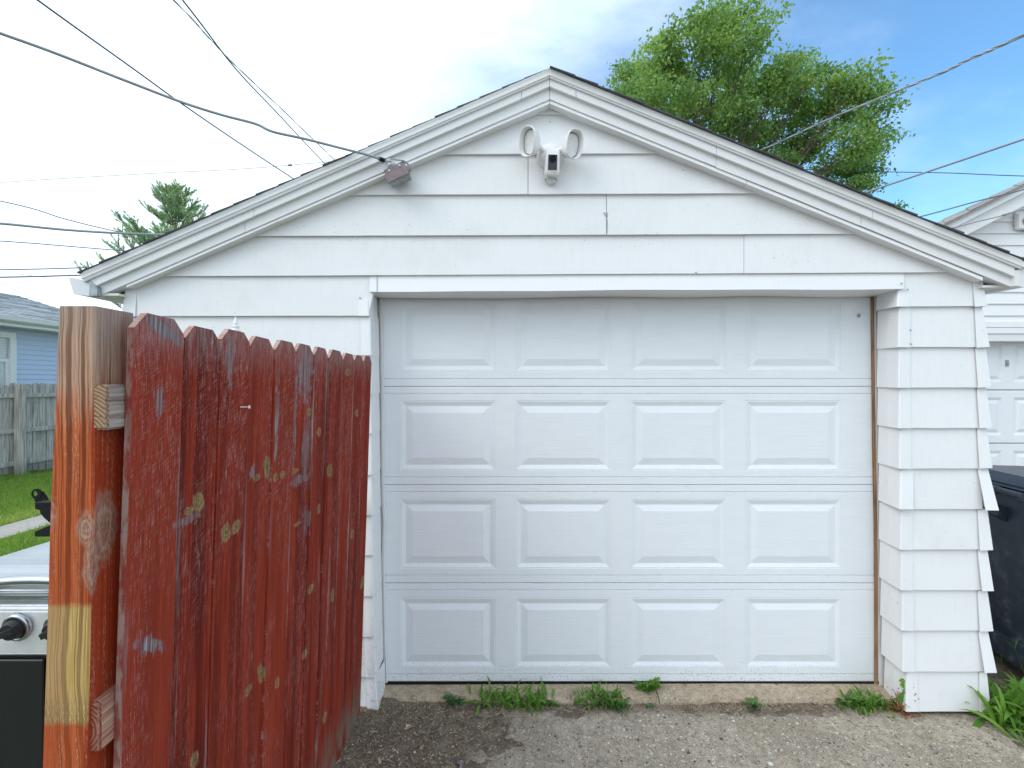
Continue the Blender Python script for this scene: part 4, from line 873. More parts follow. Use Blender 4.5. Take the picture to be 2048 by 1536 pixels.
for s in range(4):
    a, b = njt[s], njt[s + 1]; r0, r1 = a + 15, b - 16
    vs, fs = [], []
    xs = sorted({1935, 2250} | {x for c in ncol for x in c}); ys2 = [(a + .5, -.008), (a + 1.6, 0), (r0, 0), (r1, 0), (b - 1.6, 0), (b - .5, -.008)]; idx = {}
    for j, (y, d) in enumerate(ys2):
        for i, x in enumerate(xs): idx[i, j] = len(vs); vs.append(ND(x, y, d))
    for j in range(5):
        for i in range(len(xs) - 1):
            xm = (xs[i] + xs[i + 1]) / 2; ym = (ys2[j][0] + ys2[j + 1][0]) / 2
            if any(c0 < xm < c1 for c0, c1 in ncol) and r0 < ym < r1: continue
            fs.append((idx[i, j], idx[i, j + 1], idx[i + 1, j + 1], idx[i + 1, j]))
    obj('door_section', vs, fs, M['door'], NDo)
    for c0, c1 in ncol:
        vs = []; prof = [(0, 0), (5, -.013), (6, -.013), (12, -.001)]
        for t, d in prof: vs += [ND(c0 + t, r0 + t, d), ND(c1 - t, r0 + t, d), ND(c1 - t, r1 - t, d), ND(c0 + t, r1 - t, d)]
        fs = [(4 * k + i, 4 * k + 4 + i, 4 * k + 4 + (i + 1) % 4, 4 * k + (i + 1) % 4) for k in range(3) for i in range(4)] + [(12, 15, 14, 13)]
        obj('raised_panel', vs, fs, M['door'], NDo)
mb = MB(); mb.prism([ND(x, y, .006) for x, y in ((2011.5, 720), (2018, 720), (2018, 733), (2011.5, 733))], (0, .01, 0)); mb.lathe(ND(2015, 727, .006), [(.012, -.002), (.012, .008), (.006, .010)], 12, (0, -1, 0)); mb.make('lock', M['galv'], NDo)
# rake: fascia, frieze and the grey roof behind
def nband(c0, c1, off, th, name, mat, xa, xb):
    mb = MB(); q = [N(xa, rk(xa, c0), off), N(xb, rk(xb, c0), off), N(xb, rk(xb, c1), off), N(xa, rk(xa, c1), off)]
    mb.prism(q, (0, th, 0)); mb.make(name, mat, NG)
nband(414, 429, .20, .03, 'fascia', M['nsoff'], 1870, apx); nband(428, 456, .16, .15, 'frieze_board', M['nsiding'], 1870, apx)
rp = N(1960, 414, .22); rn = Vector((-slope, 0, 1)).normalized(); rn = Vector((-slope, 0, 1.0)).normalized()
def rpt(px, py): return plane_hit(px, py, rp, rn)
f0, f1 = N(1840, rk(1840, 413.5), .22), N(apx, rk(apx, 413.5), .22)
g0, g1 = rpt(1840, 463), rpt(2035, 374.5)
k = (f1.x - g1.x) / 1.0
mb = MB(); g1 = f1 + Vector((0, .02, 0)); mb.prism([f0, f1, g1, g0], (0, 0, -.02)); NR = mb.make('roof', M['shingle_tan'], NG)
for i in range(9):             # shingle courses running back from the rake
    ta, tb = i / 9, (i + 1.12) / 9
    def seg(t): return lerp(f0, f1, t), lerp(g0, g1, t)
    a0, a1 = seg(ta); b0, b1 = seg(min(tb, 1))
    u = Vector((0, 0, .004)); mb = MB(); mb.hexa([a0 + u, b0 + u * .4, b1 + u * .4, a1 + u, a0 + u * 4, b0 + u, b1 + u, a1 + u * 4]); mb.make('shingle', M['shingle_tan'], NR)
# right half of the gable, out of frame, so the roof stands
f2 = Vector((2 * f1.x - f0.x, f1.y, f0.z)); mb = MB(); mb.prism([f1, f2, f2 + Vector((0, g0.y - f0.y, 0)), f1 + Vector((0, .02, 0))], (0, 0, -.03)); mb.make('roof', M['shingle'], NG)
# small white wall lamp box near its peak
WL = thing('wall_light', 'white square wall light with grey round lens on the neighboring gable', 'wall light', N(2047, 442))
mb = MB(); q = [N(2030.5, 424, .03), N(2066, 424, .03), N(2066, 455, .03), N(2032, 455, .03)]; mb.prism(q, (0, .035, 0)); bevel(mb.make('mounting_block', M['plastic'], WL), .006, 2)
mb = MB(); q = [N(2037, 426, .07), N(2063, 426, .07), N(2063, 458, .06), N(2036, 458, .06)]; mb.prism(q, (0, .045, 0)); bevel(mb.make('housing', M['plastic'], WL), .008, 2)
mb = MB(); mb.lathe(N(2053, 441, .07), [(.034, -.004), (.034, .006), (.022, .014), (.001, .017)], 20, (0, -1, 0)); mb.make('lens', M['chrome'], WL, True)
mb = MB(); mb.lathe(N(2052, 460, .045), [(.022, 0), (.020, .010), (.008, .014)], 14, (0, 0, -1)); mb.make('sensor', M['galv'], WL)

# ------------------------------------------------------------------ blue house beyond the yard
M['blue'] = white_metal('blue_vinyl', (0.56, 0.66, 0.84), .5, .4); M['bwin'] = plain('pale_window_glass', (0.50, 0.58, 0.60), .1, var=.1)
M['blind'] = plain('window_blind', (0.72, 0.75, 0.74), .6, var=.04)
BH = thing('blue_house', 'pale blue vinyl house with grey shingle roof and white gutter', 'house', (-13, 8, 0))
bx = -9.9; ze = 2.93
nb = 30; ex = (ze - .1) / nb
for k in range(int(nb)):
    z0_, z1_ = .1 + k * .1, .2 + k * .1
    if z1_ > ze: break
    mb = MB(); mb.prism([(bx, 3.0, z0_), (bx + .018, 3.0, z0_), (bx + .004, 3.0, z1_ + .004), (bx, 3.0, z1_ + .004)], (0, 9.0, 0)); mb.make('siding_board', M['blue'], BH)
mb = MB(); mb.box(-16.0, bx - .002, 3.0, 12.0, 0, ze); mb.make('wall', M['blue'], BH)
rz = lambda x: 2.98 + .345 * (-9.5 - x)
E0, E1, R0, R1 = Vector((-9.5, 2.6, 2.98)), Vector((-9.5, 12.5, 2.98)), Vector((-12.0, 2.6, 3.84)), Vector((-12.0, 11.73, 3.84))
BL0, BL1 = Vector((-14.5, 2.6, 2.98)), Vector((-14.5, 12.5, 2.98))
mb = MB(); mb.add([E0, E1, R1, R0, BL0, BL1], [(0, 1, 2, 3), (2, 1, 5), (3, 2, 5, 4)]); BR = mb.make('roof', M['shingle_grey'], BH)
nc = 19
for i in range(nc):            # shingle courses on the visible slope
    t0, t1 = i / nc, (i + 1.05) / nc; t1 = min(t1, 1)
    a, b = lerp(E0, R0, t0), lerp(E1, R1, t0); c, d = lerp(E1, R1, t1), lerp(E0, R0, t1)
    cuts = sorted([0, 1] + [random.random() for _ in range(26)])
    for p, q_ in zip(cuts[:-1], cuts[1:]):
        if lerp(a, b, q_).y < 8.0: continue
        u0, u1, u2, u3 = lerp(a, b, p), lerp(a, b, q_), lerp(d, c, q_), lerp(d, c, p)
        h = random.uniform(.012, .03); mb = MB(); mb.hexa([u0, u1, u2, u3, u0 + Vector((.008, 0, h)), u1 + Vector((.008, 0, h)), u2 + Vector((0, 0, .006)), u3 + Vector((0, 0, .006))]); mb.make('shingle', M['shingle_grey'], BR)
mb = MB(); mb.prism([(-9.50, 2.6, 2.86), (-9.47, 2.6, 2.86), (-9.42, 2.6, 2.90), (-9.41, 2.6, 2.975), (-9.50, 2.6, 2.975)], (0, 9.9, 0)); mb.make('gutter', M['plastic'], BH)
mb = MB(); mb.box(-9.53, -9.505, 2.6, 12.5, 2.80, 2.96); mb.make('fascia', M['plastic'], BH)
mb = MB(); mb.box(bx + .02, -9.532, 2.6, 12.0, 2.80, 2.815); mb.make('soffit', M['nsoff'], BH)
# window
wy0, wy1 = 8.4, 9.66; wz1, wz0 = 2.62, 1.62
mb = MB()
for a in ((wy0, wy1, wz1 - .02, wz1 + .09), (wy0, wy1, wz0 - .09, wz0), (wy1 - .11, wy1 + .012, wz0, wz1 - .02), (wy0, wy0 + .1, wz0, wz1 - .02)): mb.box(bx + .02, bx + .075, *a)
WF = mb.make('window', M['plastic'], BH)
zm = (wz0 + wz1) / 2 + .04
mb = MB(); mb.box(bx + .022, bx + .05, wy0 + .1, wy1 - .11, zm - .03, zm + .03); mb.box(bx + .022, bx + .048, wy1 - .17, wy1 - .111, wz0, zm - .03); mb.make('sash', M['plastic'], WF)
mb = MB(); mb.box(bx + .021, bx + .026, wy0 + .1, wy1 - .112, wz0, zm - .03); mb.box(bx + .021, bx + .030, wy0 + .1, wy1 - .112, zm + .03, wz1 - .02); mb.make('pane', M['bwin'], WF)
mb = MB()
for k in range(14): mb.box(bx + .031, bx + .034, wy0 + .1, wy1 - .15, zm + .05 + k * .031, zm + .072 + k * .031)
mb.make('blind', M['blind'], WF)

# ------------------------------------------------------------------ grey yard fence
GF = thing('grey_fence', 'weathered grey wooden privacy fence across the lawn', 'fence', (-9.1, 9.5, 0))
gx = -9.1
def gpick(y, i):
    mb = MB(); wd = .132; zt_ = 1.70 + random.uniform(-.025, .02); tl = random.uniform(-.012, .012); z0_ = .04 + random.uniform(-.03, .03)
    f_ = lambda yy, z: (gx - .05 + random.uniform(-.004, .004), yy + tl * (1.7 - z), z)
    p = [f_(y, z0_), f_(y + wd, z0_), f_(y + wd, zt_ - .04), f_(y + wd * .8, zt_), f_(y + wd * .2, zt_), f_(y, zt_ - .04)]
    mb.prism(p, (-.018, 0, 0)); mb.make('picket', M['greywood'], GF)
yy = 7.6; i = 0
while yy < 12.6: gpick(yy, i); yy += .138 + random.uniform(0, .006); i += 1
for z, h in ((1.45, .075), (.80, .08), (.20, .085)):
    for ya, yb3, dz in ((7.6, 8.955, .0), (9.045, 12.6, .02)):
        mb = MB(); mb.hexa([(gx - .048, ya, z), (gx - .01, ya, z), (gx - .01, yb3, z + dz * .6), (gx - .048, yb3, z + dz * .6), (gx - .048, ya, z + h), (gx - .01, ya, z + h), (gx - .01, yb3, z + h + dz * .6), (gx - .048, yb3, z + h + dz * .6)]); mb.make('rail', M['greywood'], GF)
pc = Vector((gx + .02, 9.0, 0)); mb = MB(); r_ = .088
mb.rings([[pc + Vector((r_ * k * math.cos(R(a)), r_ * k * math.sin(R(a)), z)) for a in (-20, 70, 160, 250)] for z, k in ((0, 1.05), (.9, 1), (1.68, 1), (1.705, .9))]); mb.make('post', M['greywood'], GF)
# ------------------------------------------------------------------ ground
def sheet(name, x0, x1, y0, y1, z, mat, nx=1, ny=1, fn=None, kind='structure', smooth=False, afn=None):
    xs = np.linspace(x0, x1, nx + 1); ys = np.linspace(y0, y1, ny + 1); XX, YY = np.meshgrid(xs, ys)
    ZZ = np.full_like(XX, z) if fn is None else fn(XX, YY)
    V = np.stack([XX, YY, ZZ], -1).reshape(-1, 3); i = np.arange(ny)[:, None] * (nx + 1) + np.arange(nx)[None]
    Q = np.stack([i, i + 1, i + nx + 2, i + nx + 1], -1).reshape(-1, 4)
    o = big_mesh(name, V, Q, mat, None, smooth, None if afn is None else afn(XX, YY).ravel()); return tag(o, kind=kind)
sheet('ground', -400, 400, -400, 600, -0.03, M['ground'])
sheet('lawn', -9.5, -1.0, 1.0, 13, -0.012, M['soil'])
sheet('path', -6.12, -5.62, -2, 14, -0.004, M['path'])
FT = {}
def fbm(X, Y, f, oct=4, seed=0):
    """smooth value noise on arrays"""
    if seed not in FT: r = np.random.default_rng(seed); FT[seed] = [r.random((256, 256)) for _ in range(5)]
    tot = np.zeros_like(X); amp = 1; s = 0
    for o in range(oct):
        T = FT[seed][o]; u = X * f + 50.3 * o + 90; v = Y * f + 17.7 * o + 90
        iu = np.floor(u).astype(int); iv = np.floor(v).astype(int); fu = u - iu; fv = v - iv; fu = fu * fu * (3 - 2 * fu); fv = fv * fv * (3 - 2 * fv)
        g = lambda a, b: T[(iu + a) % 256, (iv + b) % 256]
        tot += amp * ((g(0, 0) * (1 - fu) + g(1, 0) * fu) * (1 - fv) + (g(0, 1) * (1 - fu) + g(1, 1) * fu) * fv); s += amp; amp *= .5; f *= 2.1
    return tot / s
DZ = 0.012
def dirt_mask(X, Y):
    n = fbm(X, Y, 3.2, 4, 3) - .5; n2 = fbm(X, Y, 9, 3, 5) - .5
    left = np.clip(( -0.13 + n * .50 + n2 * .10 - X) * 3.5, -1, 1)
    seam = np.clip((Y - (2.515 + n * .16 + n2 * .08)) * 16, -1, 1)
    right = np.clip((X - (2.30 + (2.43 - Y) * .6 + n * .25)) * 5, -1, 1)
    return np.maximum(np.maximum(left, seam), right)
def dirt_z(X, Y):
    m = dirt_mask(X, Y)
    m = np.where((Y > 2.47) & (X > -.2) & (X < 2.1), m * .45, m)
    return DZ - .002 + m * .016 + (fbm(X, Y, 14, 4, 8) - .5) * .022 + (fbm(X, Y, 55, 2, 9) - .5) * .010 + np.clip(-X - .45, 0, .4) * .05
def stain(X, Y):
    near = (X < 3.6) & (Y > 1.6) & (Y < 4.2)
    n = fbm(X, Y, 3.2, 4, 3) - .5
    left = np.clip(.5 - (X - (-.13 + n * .5)) * 2.2, 0, 1); seam = np.clip(.6 + (Y - (2.515 + n * .16)) * 6, 0, 1); right = np.clip(.5 + (X - (2.30 + (2.43 - Y) * .6 + n * .25)) * 3, 0, 1)
    return np.where(near, np.maximum(np.maximum(left, seam), right) * .8, 0.15 * np.clip(n * 4, 0, 1))
sheet('driveway', -0.95, 12, -5, 8, DZ, M['driveway'], 430, 430, None, afn=stain)
dirt = sheet('dirt', -0.95, 3.4, 1.85, 3.9, 0, M['dirt'], 400, 190, dirt_z, smooth=True)
# door apron: two slabs sloping out of the garage, with a worn lip
def slab(xa, xb, seed):
    n = 40; mb = MB(); rs = []
    for i in range(n + 1):
        x = lerp(xa, xb, i / n); w1 = (mnoise.noise((x * 5, seed, 0))) * .010; w2 = mnoise.noise((x * 17, seed, 4)) * .006
        yl = 2.568 + w1 + w2
        dz_ = -.016 * (1 - min(max((x + .7) / 1.9, 0), 1))
        rs.append([Vector((x, 2.75, -.02)), Vector((x, 2.75, .064 + dz_)), Vector((x, 2.68, .060 + dz_)), Vector((x, yl + .018, .047 + dz_ * .6 + w2 * .4)), Vector((x, yl + .004, .041 + dz_ * .6 + w2 * .5)), Vector((x, yl - .002, .024)), Vector((x, yl - .006, -.02))])
    mb.rings(rs); return tag(mb.make('apron', M['apron'], None, loc=(xa, 2.6, 0)), kind='structure')
xc = .775
slab(-.70, xc - .002, 3); slab(xc + .003, 2.05, 9)

# ------------------------------------------------------------------ litter, stones
def gz_at(x, y):
    X = np.array([[x]]); Y = np.array([[y]]); z = max(float(dirt_z(X, Y)[0, 0]), DZ)
    if 2.575 < y < 2.75 and -.7 < x < 2.05: z = max(z, .040 + (y - 2.58) * .22)
    return z
def bits(name, n, region, lmin, lmax, wid, mat, lift=.003):
    V, Q, T = [], [], []
    while len(Q) < n:
        x, y = region(); m = float(dirt_mask(np.array([[x]]), np.array([[y]]))[0, 0])
        if random.random() > .15 + max(m, 0): continue
        l = random.uniform(lmin, lmax) * random.random() ** .7; a = random.uniform(0, 6.28); w_ = wid * random.uniform(.5, 1.4); d = Vector((math.cos(a), math.sin(a), random.uniform(-.25, .25))); s_ = Vector((-d.y, d.x, random.uniform(-.4, .4)))
        c = Vector((x, y, gz_at(x, y) + lift + random.uniform(0, .004)))
        k = len(V); V += [c - d * l * .5 - s_ * w_ * .5, c + d * l * .5 - s_ * w_ * .5, c + d * l * .5 + s_ * w_ * .5, c - d * l * .5 + s_ * w_ * .5]; Q.append((k, k + 1, k + 2, k + 3)); t_ = random.random() ** 1.6; T += [t_] * 4
    return tag(big_mesh(name, [tuple(v) for v in V], Q, mat, None, attr=T), kind='stuff')
def reg_left(): return random.uniform(-.78, .12), random.uniform(2.1, 2.56)
def reg_seam(): return random.uniform(-.1, 2.1), random.gauss(2.525, .022)
def reg_right(): return random.uniform(2.0, 2.8), random.uniform(2.1, 2.75)
bits('straw_litter', 2600, reg_left, .006, .035, .0018, M['straw']); bits('straw_litter', 2600, reg_seam, .006, .038, .0016, M['straw']); bits('straw_litter', 500, reg_right, .008, .05, .0020, M['straw'])
bits('leaf_crumbs', 500, reg_left, .005, .013, .007, M['straw'])
def dryleaf(px, py, size, mat, label, name='dry_leaf'):
    c0 = plane_hit(px, py, (0, 0, .02), Vector((0, 0, 1))); c0.z = gz_at(c0.x, c0.y) + .005
    a0 = random.uniform(0, 6.28); pts = []
    for j in range(20):
        t = 2 * math.pi * j / 20; lob = .62 + .38 * abs(math.cos(t * 2.5)) ** .7
        rr_ = size * lob * (1.25 if abs(math.cos(t / 2)) > .9 else 1) * random.uniform(.85, 1.1)
        pts.append(c0 + Vector((rr_ * math.cos(t + a0), rr_ * .8 * math.sin(t + a0), random.uniform(-.003, .008) + .010 * abs(math.sin(t)))))
    mid = c0 + Vector((0, 0, .003)); vs = [mid] + pts + [p + Vector((0, 0, -.0012)) for p in [mid] + pts]
    fs = [(0, 1 + j, 1 + (j + 1) % 20) for j in range(20)] + [(21, 22 + (j + 1) % 20, 22 + j) for j in range(20)] + [(1 + j, 22 + j, 22 + (j + 1) % 20, 1 + (j + 1) % 20) for j in range(20)]
    tag(obj(name, vs, fs, mat, None, loc=c0), label, 'leaf', 'dry leaves on the dirt by the fence')
for px, py, s_, m_, lb in ((818, 1462, .020, 'dryleaf_pale', 'pale curled dry leaf in the middle of the dirt nearest the apron'), (806, 1463, .012, 'dryleaf', 'small reddish dry leaf touching a larger pale one'), (746, 1478, .012, 'dryleaf_pale', 'small tan dry leaf closest to the fence foot'), (742, 1492, .011, 'dryleaf', 'ochre leaf scrap just below a tan leaf by the fence'),
                           (846, 1503, .020, 'dryleaf', 'wide brown dry leaf on the dirt left of the mauve one'), (762, 1529, .016, 'dryleaf_pale', 'pale dry leaf at the bottom edge near the fence'), (921, 1530, .018, 'dryleaf_mauve', 'mauve grey lobed dry leaf at the concrete edge'), (734, 1503, .009, 'dryleaf', 'tiny rusty leaf fragment lowest beside the fence')): dryleaf(px, py, s_, M[m_], lb)
def pebble(px, py, rx, mat, label, name='pebble', grp=None):
    c = plane_hit(px, py, (0, 0, .02), Vector((0, 0, 1))); c.z = gz_at(c.x, c.y) + rx * .35
    bm = bmesh.new(); bmesh.ops.create_icosphere(bm, subdivisions=2, radius=1); s_ = random.uniform(0, 50)
    for v in bm.verts: v.co = Vector((v.co.x * rx, v.co.y * rx * .8, v.co.z * rx * .62)) * (1 + .28 * mnoise.noise(v.co * 1.1 + Vector((s_, 0, 0))))
    me = bpy.data.meshes.new(name); bm.to_mesh(me); bm.free(); me.materials.append(mat); me.polygons.foreach_set('use_smooth', [True] * len(me.polygons)); o = bpy.data.objects.new(name, me); COL.objects.link(o); o.location = c
    return tag(o, label, 'stone', grp)
M['stone_w'] = plain('pale_stone', (0.60, 0.56, 0.50), .7, var=.12, scale=120); M['stone_d'] = plain('dark_stone', (0.07, 0.072, 0.078), .6, var=.2, scale=90); M['stone_o'] = plain('rusty_stone', (0.36, 0.20, 0.11), .7, var=.2, scale=90)
pebble(1541, 1526, .0125, M['stone_w'], 'largest cream rounded pebble lying on the driveway at the bottom edge')
pebble(1280, 1439, .007, M['stone_w'], 'white pebble by the apron crack, upper of two')
pebble(1287, 1449, .0065, M['stone_w'], 'white pebble by the apron crack, lower of two')
pebble(1467, 1440, .008, M['stone_w'], 'angular pale stone chip at the seam under a straw stalk')
pebble(1377, 1503, .008, M['stone_d'], 'flat black stone set in the driveway near the middle')
pebble(1443, 1475, .008, M['stone_d'], 'black oval stone in the driveway right of the centre')
pebble(1237, 1498, .009, M['stone_o'], 'rusty orange stone set in the driveway')
# aggregate stones worn proud of the concrete
V, Q, K = [], [], 0
octa = np.array([(1, 0, 0), (0, 1, 0), (-1, 0, 0), (0, -1, 0), (0, 0, 1)], dtype=float)
Vt, Tt, tone = [], [], []
for i in range(2600):
    x = random.uniform(-.3, 2.75); y = random.uniform(2.0, 2.52)
    if float(dirt_mask(np.array([[x]]), np.array([[y]]))[0, 0]) > -.25: continue
    r_ = .0022 + .0042 * random.random() ** 3; a = random.uniform(0, 3.14); k = len(Vt); t_ = random.random()
    for vx, vy, vz in octa:
        X_ = vx * r_ * random.uniform(.8, 1.3); Y_ = vy * r_ * random.uniform(.7, 1.1); Vt.append((x + X_ * math.cos(a) - Y_ * math.sin(a), y + X_ * math.sin(a) + Y_ * math.cos(a), DZ + .0005 + vz * r_ * .32)); tone.append(t_)
    Tt += [(k, k + 1, k + 4), (k + 1, k + 2, k + 4), (k + 2, k + 3, k + 4), (k + 3, k, k + 4)]
def peb_mat():
    t = NT('aggregate_stone'); c = t.ramp(t.tone(), [(0, (0.07, 0.072, 0.078)), (.16, (0.16, 0.155, 0.15)), (.35, (0.38, 0.34, 0.29)), (.6, (0.55, 0.52, 0.46)), (.85, (0.70, 0.68, 0.64)), (.97, (0.42, 0.24, 0.13))]); return t.fin(c, .6)
tag(big_mesh('aggregate_stones', Vt, Tt, peb_mat(), None, True, tone), kind='stuff')

# ------------------------------------------------------------------ weeds
def blade_mesh(L, wd, droop, seed, curl=0.0):
    """a grass blade rising from the origin and bending towards +X"""
    n = 6; vs = []; x = z = 0; ang = R(84); st = L / n
    for i in range(n + 1):
        t = i / n; w_ = wd * (1 - t ** 2.2) * (.55 + .9 * min(t * 3, 1) * .5); s_ = curl * math.sin(t * 2)
        vs += [(x, s_ - w_ / 2, z + w_ * .22), (x, s_, z), (x, s_ + w_ / 2, z + w_ * .22)]; ang -= R(droop) / n * (0.5 + t); x += math.cos(ang) * st; z += math.sin(ang) * st
    fs = [(3 * i + j, 3 * i + j + 1, 3 * i + j + 4, 3 * i + j + 3) for i in range(n) for j in (0, 1)]
    return vs, fs
BL = []
for i in range(14):
    vs, fs = blade_mesh(1.0, random.uniform(.11, .17), random.uniform(60, 150), i, random.uniform(-.06, .06))
    for mk in ('weed', 'weed_blue'):
        me = bpy.data.meshes.new('blade'); me.from_pydata(vs, [], fs); me.materials.append(M[mk]); me.polygons.foreach_set('use_smooth', [True] * len(fs))
        a = me.attributes.new('tone', 'FLOAT', 'POINT'); b0 = random.uniform(.25, .75); a.data.foreach_set('value', [b0 + .25 * (v[2]) for v in vs]); BL.append(me)
def grass_clump(px, py, label, n, lmin, lmax, spread, mk=0, lean=(0, 0), name='grass_weed', grp='grass weeds growing along the garage', centers=None, flat=0.0):
    c = plane_hit(px, py, (0, 0, .015), Vector((0, 0, 1))); c.z = gz_at(c.x, c.y)
    root = thing(name, label, 'weed', c, grp)
    for i in range(n):
        k = random.choice(centers) if centers else (0, 0)
        o = bpy.data.objects.new('blade', BL[random.randrange(14) * 2 + mk]); COL.objects.link(o); o.parent = root
        o.location = (k[0] + random.gauss(0, spread), k[1] + random.gauss(0, spread * .5), 0); o.location.z = gz_at(c.x + o.location.x, c.y + o.location.y) - c.z - .004
        s_ = random.uniform(lmin, lmax); o.scale = (s_, s_ * random.uniform(.7, 1.1), s_)
        o.rotation_euler = (random.gauss(lean[0], .3), random.gauss(lean[1], .35) + flat * random.random(), random.uniform(0, 6.28))
    return root
def leaf_weed(px, py, label, n, size, spread, grp=None, name='leafy_weed', rise=.02, mk='weed_blue'):
    """low sprig weed: stems carrying small opposite leaflets, one mesh"""
    c = plane_hit(px, py, (0, 0, .015), Vector((0, 0, 1))); c.z = gz_at(c.x, c.y); root = thing(name, label, 'weed', c, grp)
    V, T, tn = [], [], []
    size *= 1.5; spread *= 1.35; n = int(n * 1.6)
    for s in range(n):
        a = random.uniform(0, 6.28); l = spread * random.uniform(.5, 1.2); d = Vector((math.cos(a), math.sin(a) * .7, random.uniform(.15, .9))).normalized(); p = c + Vector((random.gauss(0, spread * .3), random.gauss(0, spread * .18), 0)); p.z = gz_at(p.x, p.y)
        side = Vector((-d.y, d.x, 0)).normalized()
        for k in range(9):
            t = (k + 1) / 9; q = p + d * (l * t) + Vector((0, 0, -.25 * l * t * t + .003)); ls = size * (1.1 - .5 * t)
            for sg in (-1, 1):
                ld = (side * sg + d * .55 + Vector((0, 0, random.uniform(-.2, .4)))).normalized(); nn = ld.cross(d).normalized(); wv = ld.cross(nn) * ls * .3; tv = random.random()
                i = len(V); V += [q, q + ld * ls * .5 + wv, q + ld * ls, q + ld * ls * .5 - wv]; T.append((i, i + 1, i + 2, i + 3)); tn += [tv] * 4
    big_mesh('foliage', [tuple(v) for v in V], T, M[mk], root, attr=tn); return root
grass_clump(1028, 1410, 'widest grassy weed clump along the apron lip, left of the door middle', 170, .055, .125, .045, 0, centers=[(-.11, .0), (-.04, .0), (0.0, .01), (.06, .0), (.12, -.005)])
grass_clump(1195, 1408, 'bright grass tuft at the lip below the door middle', 120, .05, .11, .035, 0, centers=[(-.08, 0), (-.01, 0.01), (.05, -.01), (.09, 0)])
grass_clump(1735, 1414, 'dense low grass tuft beside the right jamb foot', 140, .05, .105, .038, 0, centers=[(-.05, .01), (.02, 0), (.07, .0)])
leaf_weed(908, 1408, 'small round blue green sprig weed alone on the apron left part', 16, .010, .045, 'leafy weeds along the apron')
leaf_weed(1090, 1410, 'dull leafy sprigs at the right end of the widest grass clump', 10, .010, .04, 'leafy weeds along the apron')
leaf_weed(1235, 1413, 'dull leafy sprigs trailing right of the bright grass tuft', 16, .011, .06, 'leafy weeds along the apron')
leaf_weed(1298, 1392, 'feathery green weed standing up in the apron crack', 20, .011, .055, 'leafy weeds along the apron', mk='weed')
leaf_weed(1302, 1410, 'tiny sprig below the weed in the apron crack', 6, .008, .025, 'leafy weeds along the apron')
leaf_weed(1511, 1414, 'small dark sprig at the seam right of the pale stone chip', 12, .010, .04, 'leafy weeds along the apron')
leaf_weed(1690, 1410, 'creeping fine leaved weed left of the jamb grass tuft', 22, .009, .06, 'leafy weeds along the apron')
# reddish stemmed plant at the jamb foot
cpl = plane_hit(1797, 1421, (0, 0, .015), Vector((0, 0, 1))); RP = thing('red_stemmed_plant', 'rust red dried weed with one fresh green leafy shoot at the right jamb', 'weed', cpl)
mb = MB(); tops = []
for i in range(30):
    a = random.uniform(0, 6.28); l = random.uniform(.06, .16); p = cpl + Vector((random.gauss(0, .015), random.gauss(0, .01), 0)); d = Vector((math.cos(a) * .5, math.sin(a) * .35 - .1, random.uniform(.5, 1) if i < 15 else random.uniform(-.05, .1)))
    q = [p, p + d * l * .5 + Vector((0, 0, .004)), p + d * l + Vector((random.gauss(0, .008), -.004, 0))]; q = [Vector((v.x, v.y, max(v.z, .016))) for v in q]; mb.tube(q, [.0016, .0012, .0008], 5); tops += [(q[1], d), (q[2], d), (q[1].lerp(q[2], .5), d)]
mb.make('stem', M['rust'], RP)
V, T, tn = [], [], []
for p, d in tops:
    for k in range(5):
        ld = Vector((random.gauss(0, 1), random.gauss(0, 1), random.gauss(.2, .7))).normalized(); wv = ld.orthogonal().normalized() * .0028; q = p + Vector((random.gauss(0, .006), random.gauss(0, .006), random.gauss(0, .006))); s_ = random.uniform(.006, .012); i = len(V)
        V += [q, q + ld * s_ * .5 + wv, q + ld * s_, q + ld * s_ * .5 - wv]; T.append((i, i + 1, i + 2, i + 3)); tn += [random.random()] * 4
big_mesh('dry_leaves', [tuple(v) for v in V], T, M['rust'], RP, attr=tn)['kind'] = 'stuff'
s0 = cpl + Vector((.0, -.005, 0)); s1 = atY(1812, 1385, s0.y - .01); s2 = atY(1810, 1362, s0.y - .01)
mb = MB(); mb.tube([s0, s0.lerp(s1, .5) + Vector((-.006, 0, 0)), s1, s2], [.0022, .002, .0016, .001], 6); mb.make('shoot', M['weed'], RP)
for k in range(12):
    t = .35 + .65 * k / 11; q = s0.lerp(s1, t / .75) if t < .75 else s1.lerp(s2, (t - .75) / .25); sg = -1 if k % 2 else 1; ls = .056 * (1.15 - .45 * t)
    ld = Vector((sg * .85, random.uniform(-.5, .1), random.uniform(.2, .75))).normalized(); sd_ = ld.cross(Vector((0, -1, .5))).normalized(); n = 6; vs = []
    for i in range(n + 1):
        u = i / n; w_ = ls * .30 * math.sin(math.pi * u ** .8) + 1e-4; c = q + ld * ls * u + Vector((0, -.002, -.006 * u * u)); vs += [c - sd_ * w_, c + Vector((0, 0, -.001)), c + sd_ * w_]
    o = obj('leaf', vs, [(3 * i + j, 3 * i + j + 1, 3 * i + j + 4, 3 * i + j + 3) for i in range(n) for j in (0, 1)], M['weed'], RP, True)
    a = o.data.attributes.new('tone', 'FLOAT', 'POINT'); a.data.foreach_set('value', [.45 + .2 * random.random()] * len(vs))
# big lush clump by the right corner
grass_clump(2000, 1428, 'lush bright crabgrass clump at the right garage corner', 130, .10, .25, .05, 0, (0, 0), centers=[(-.02, 0), (.05, .0), (.02, -.05), (.09, -.04)], flat=.5)
grass_clump(2052, 1455, 'long crabgrass blades spilling at the far right edge', 90, .10, .24, .055, 0, (0, 0), centers=[(0, 0), (.05, .05), (-.03, -.05)], flat=.5)
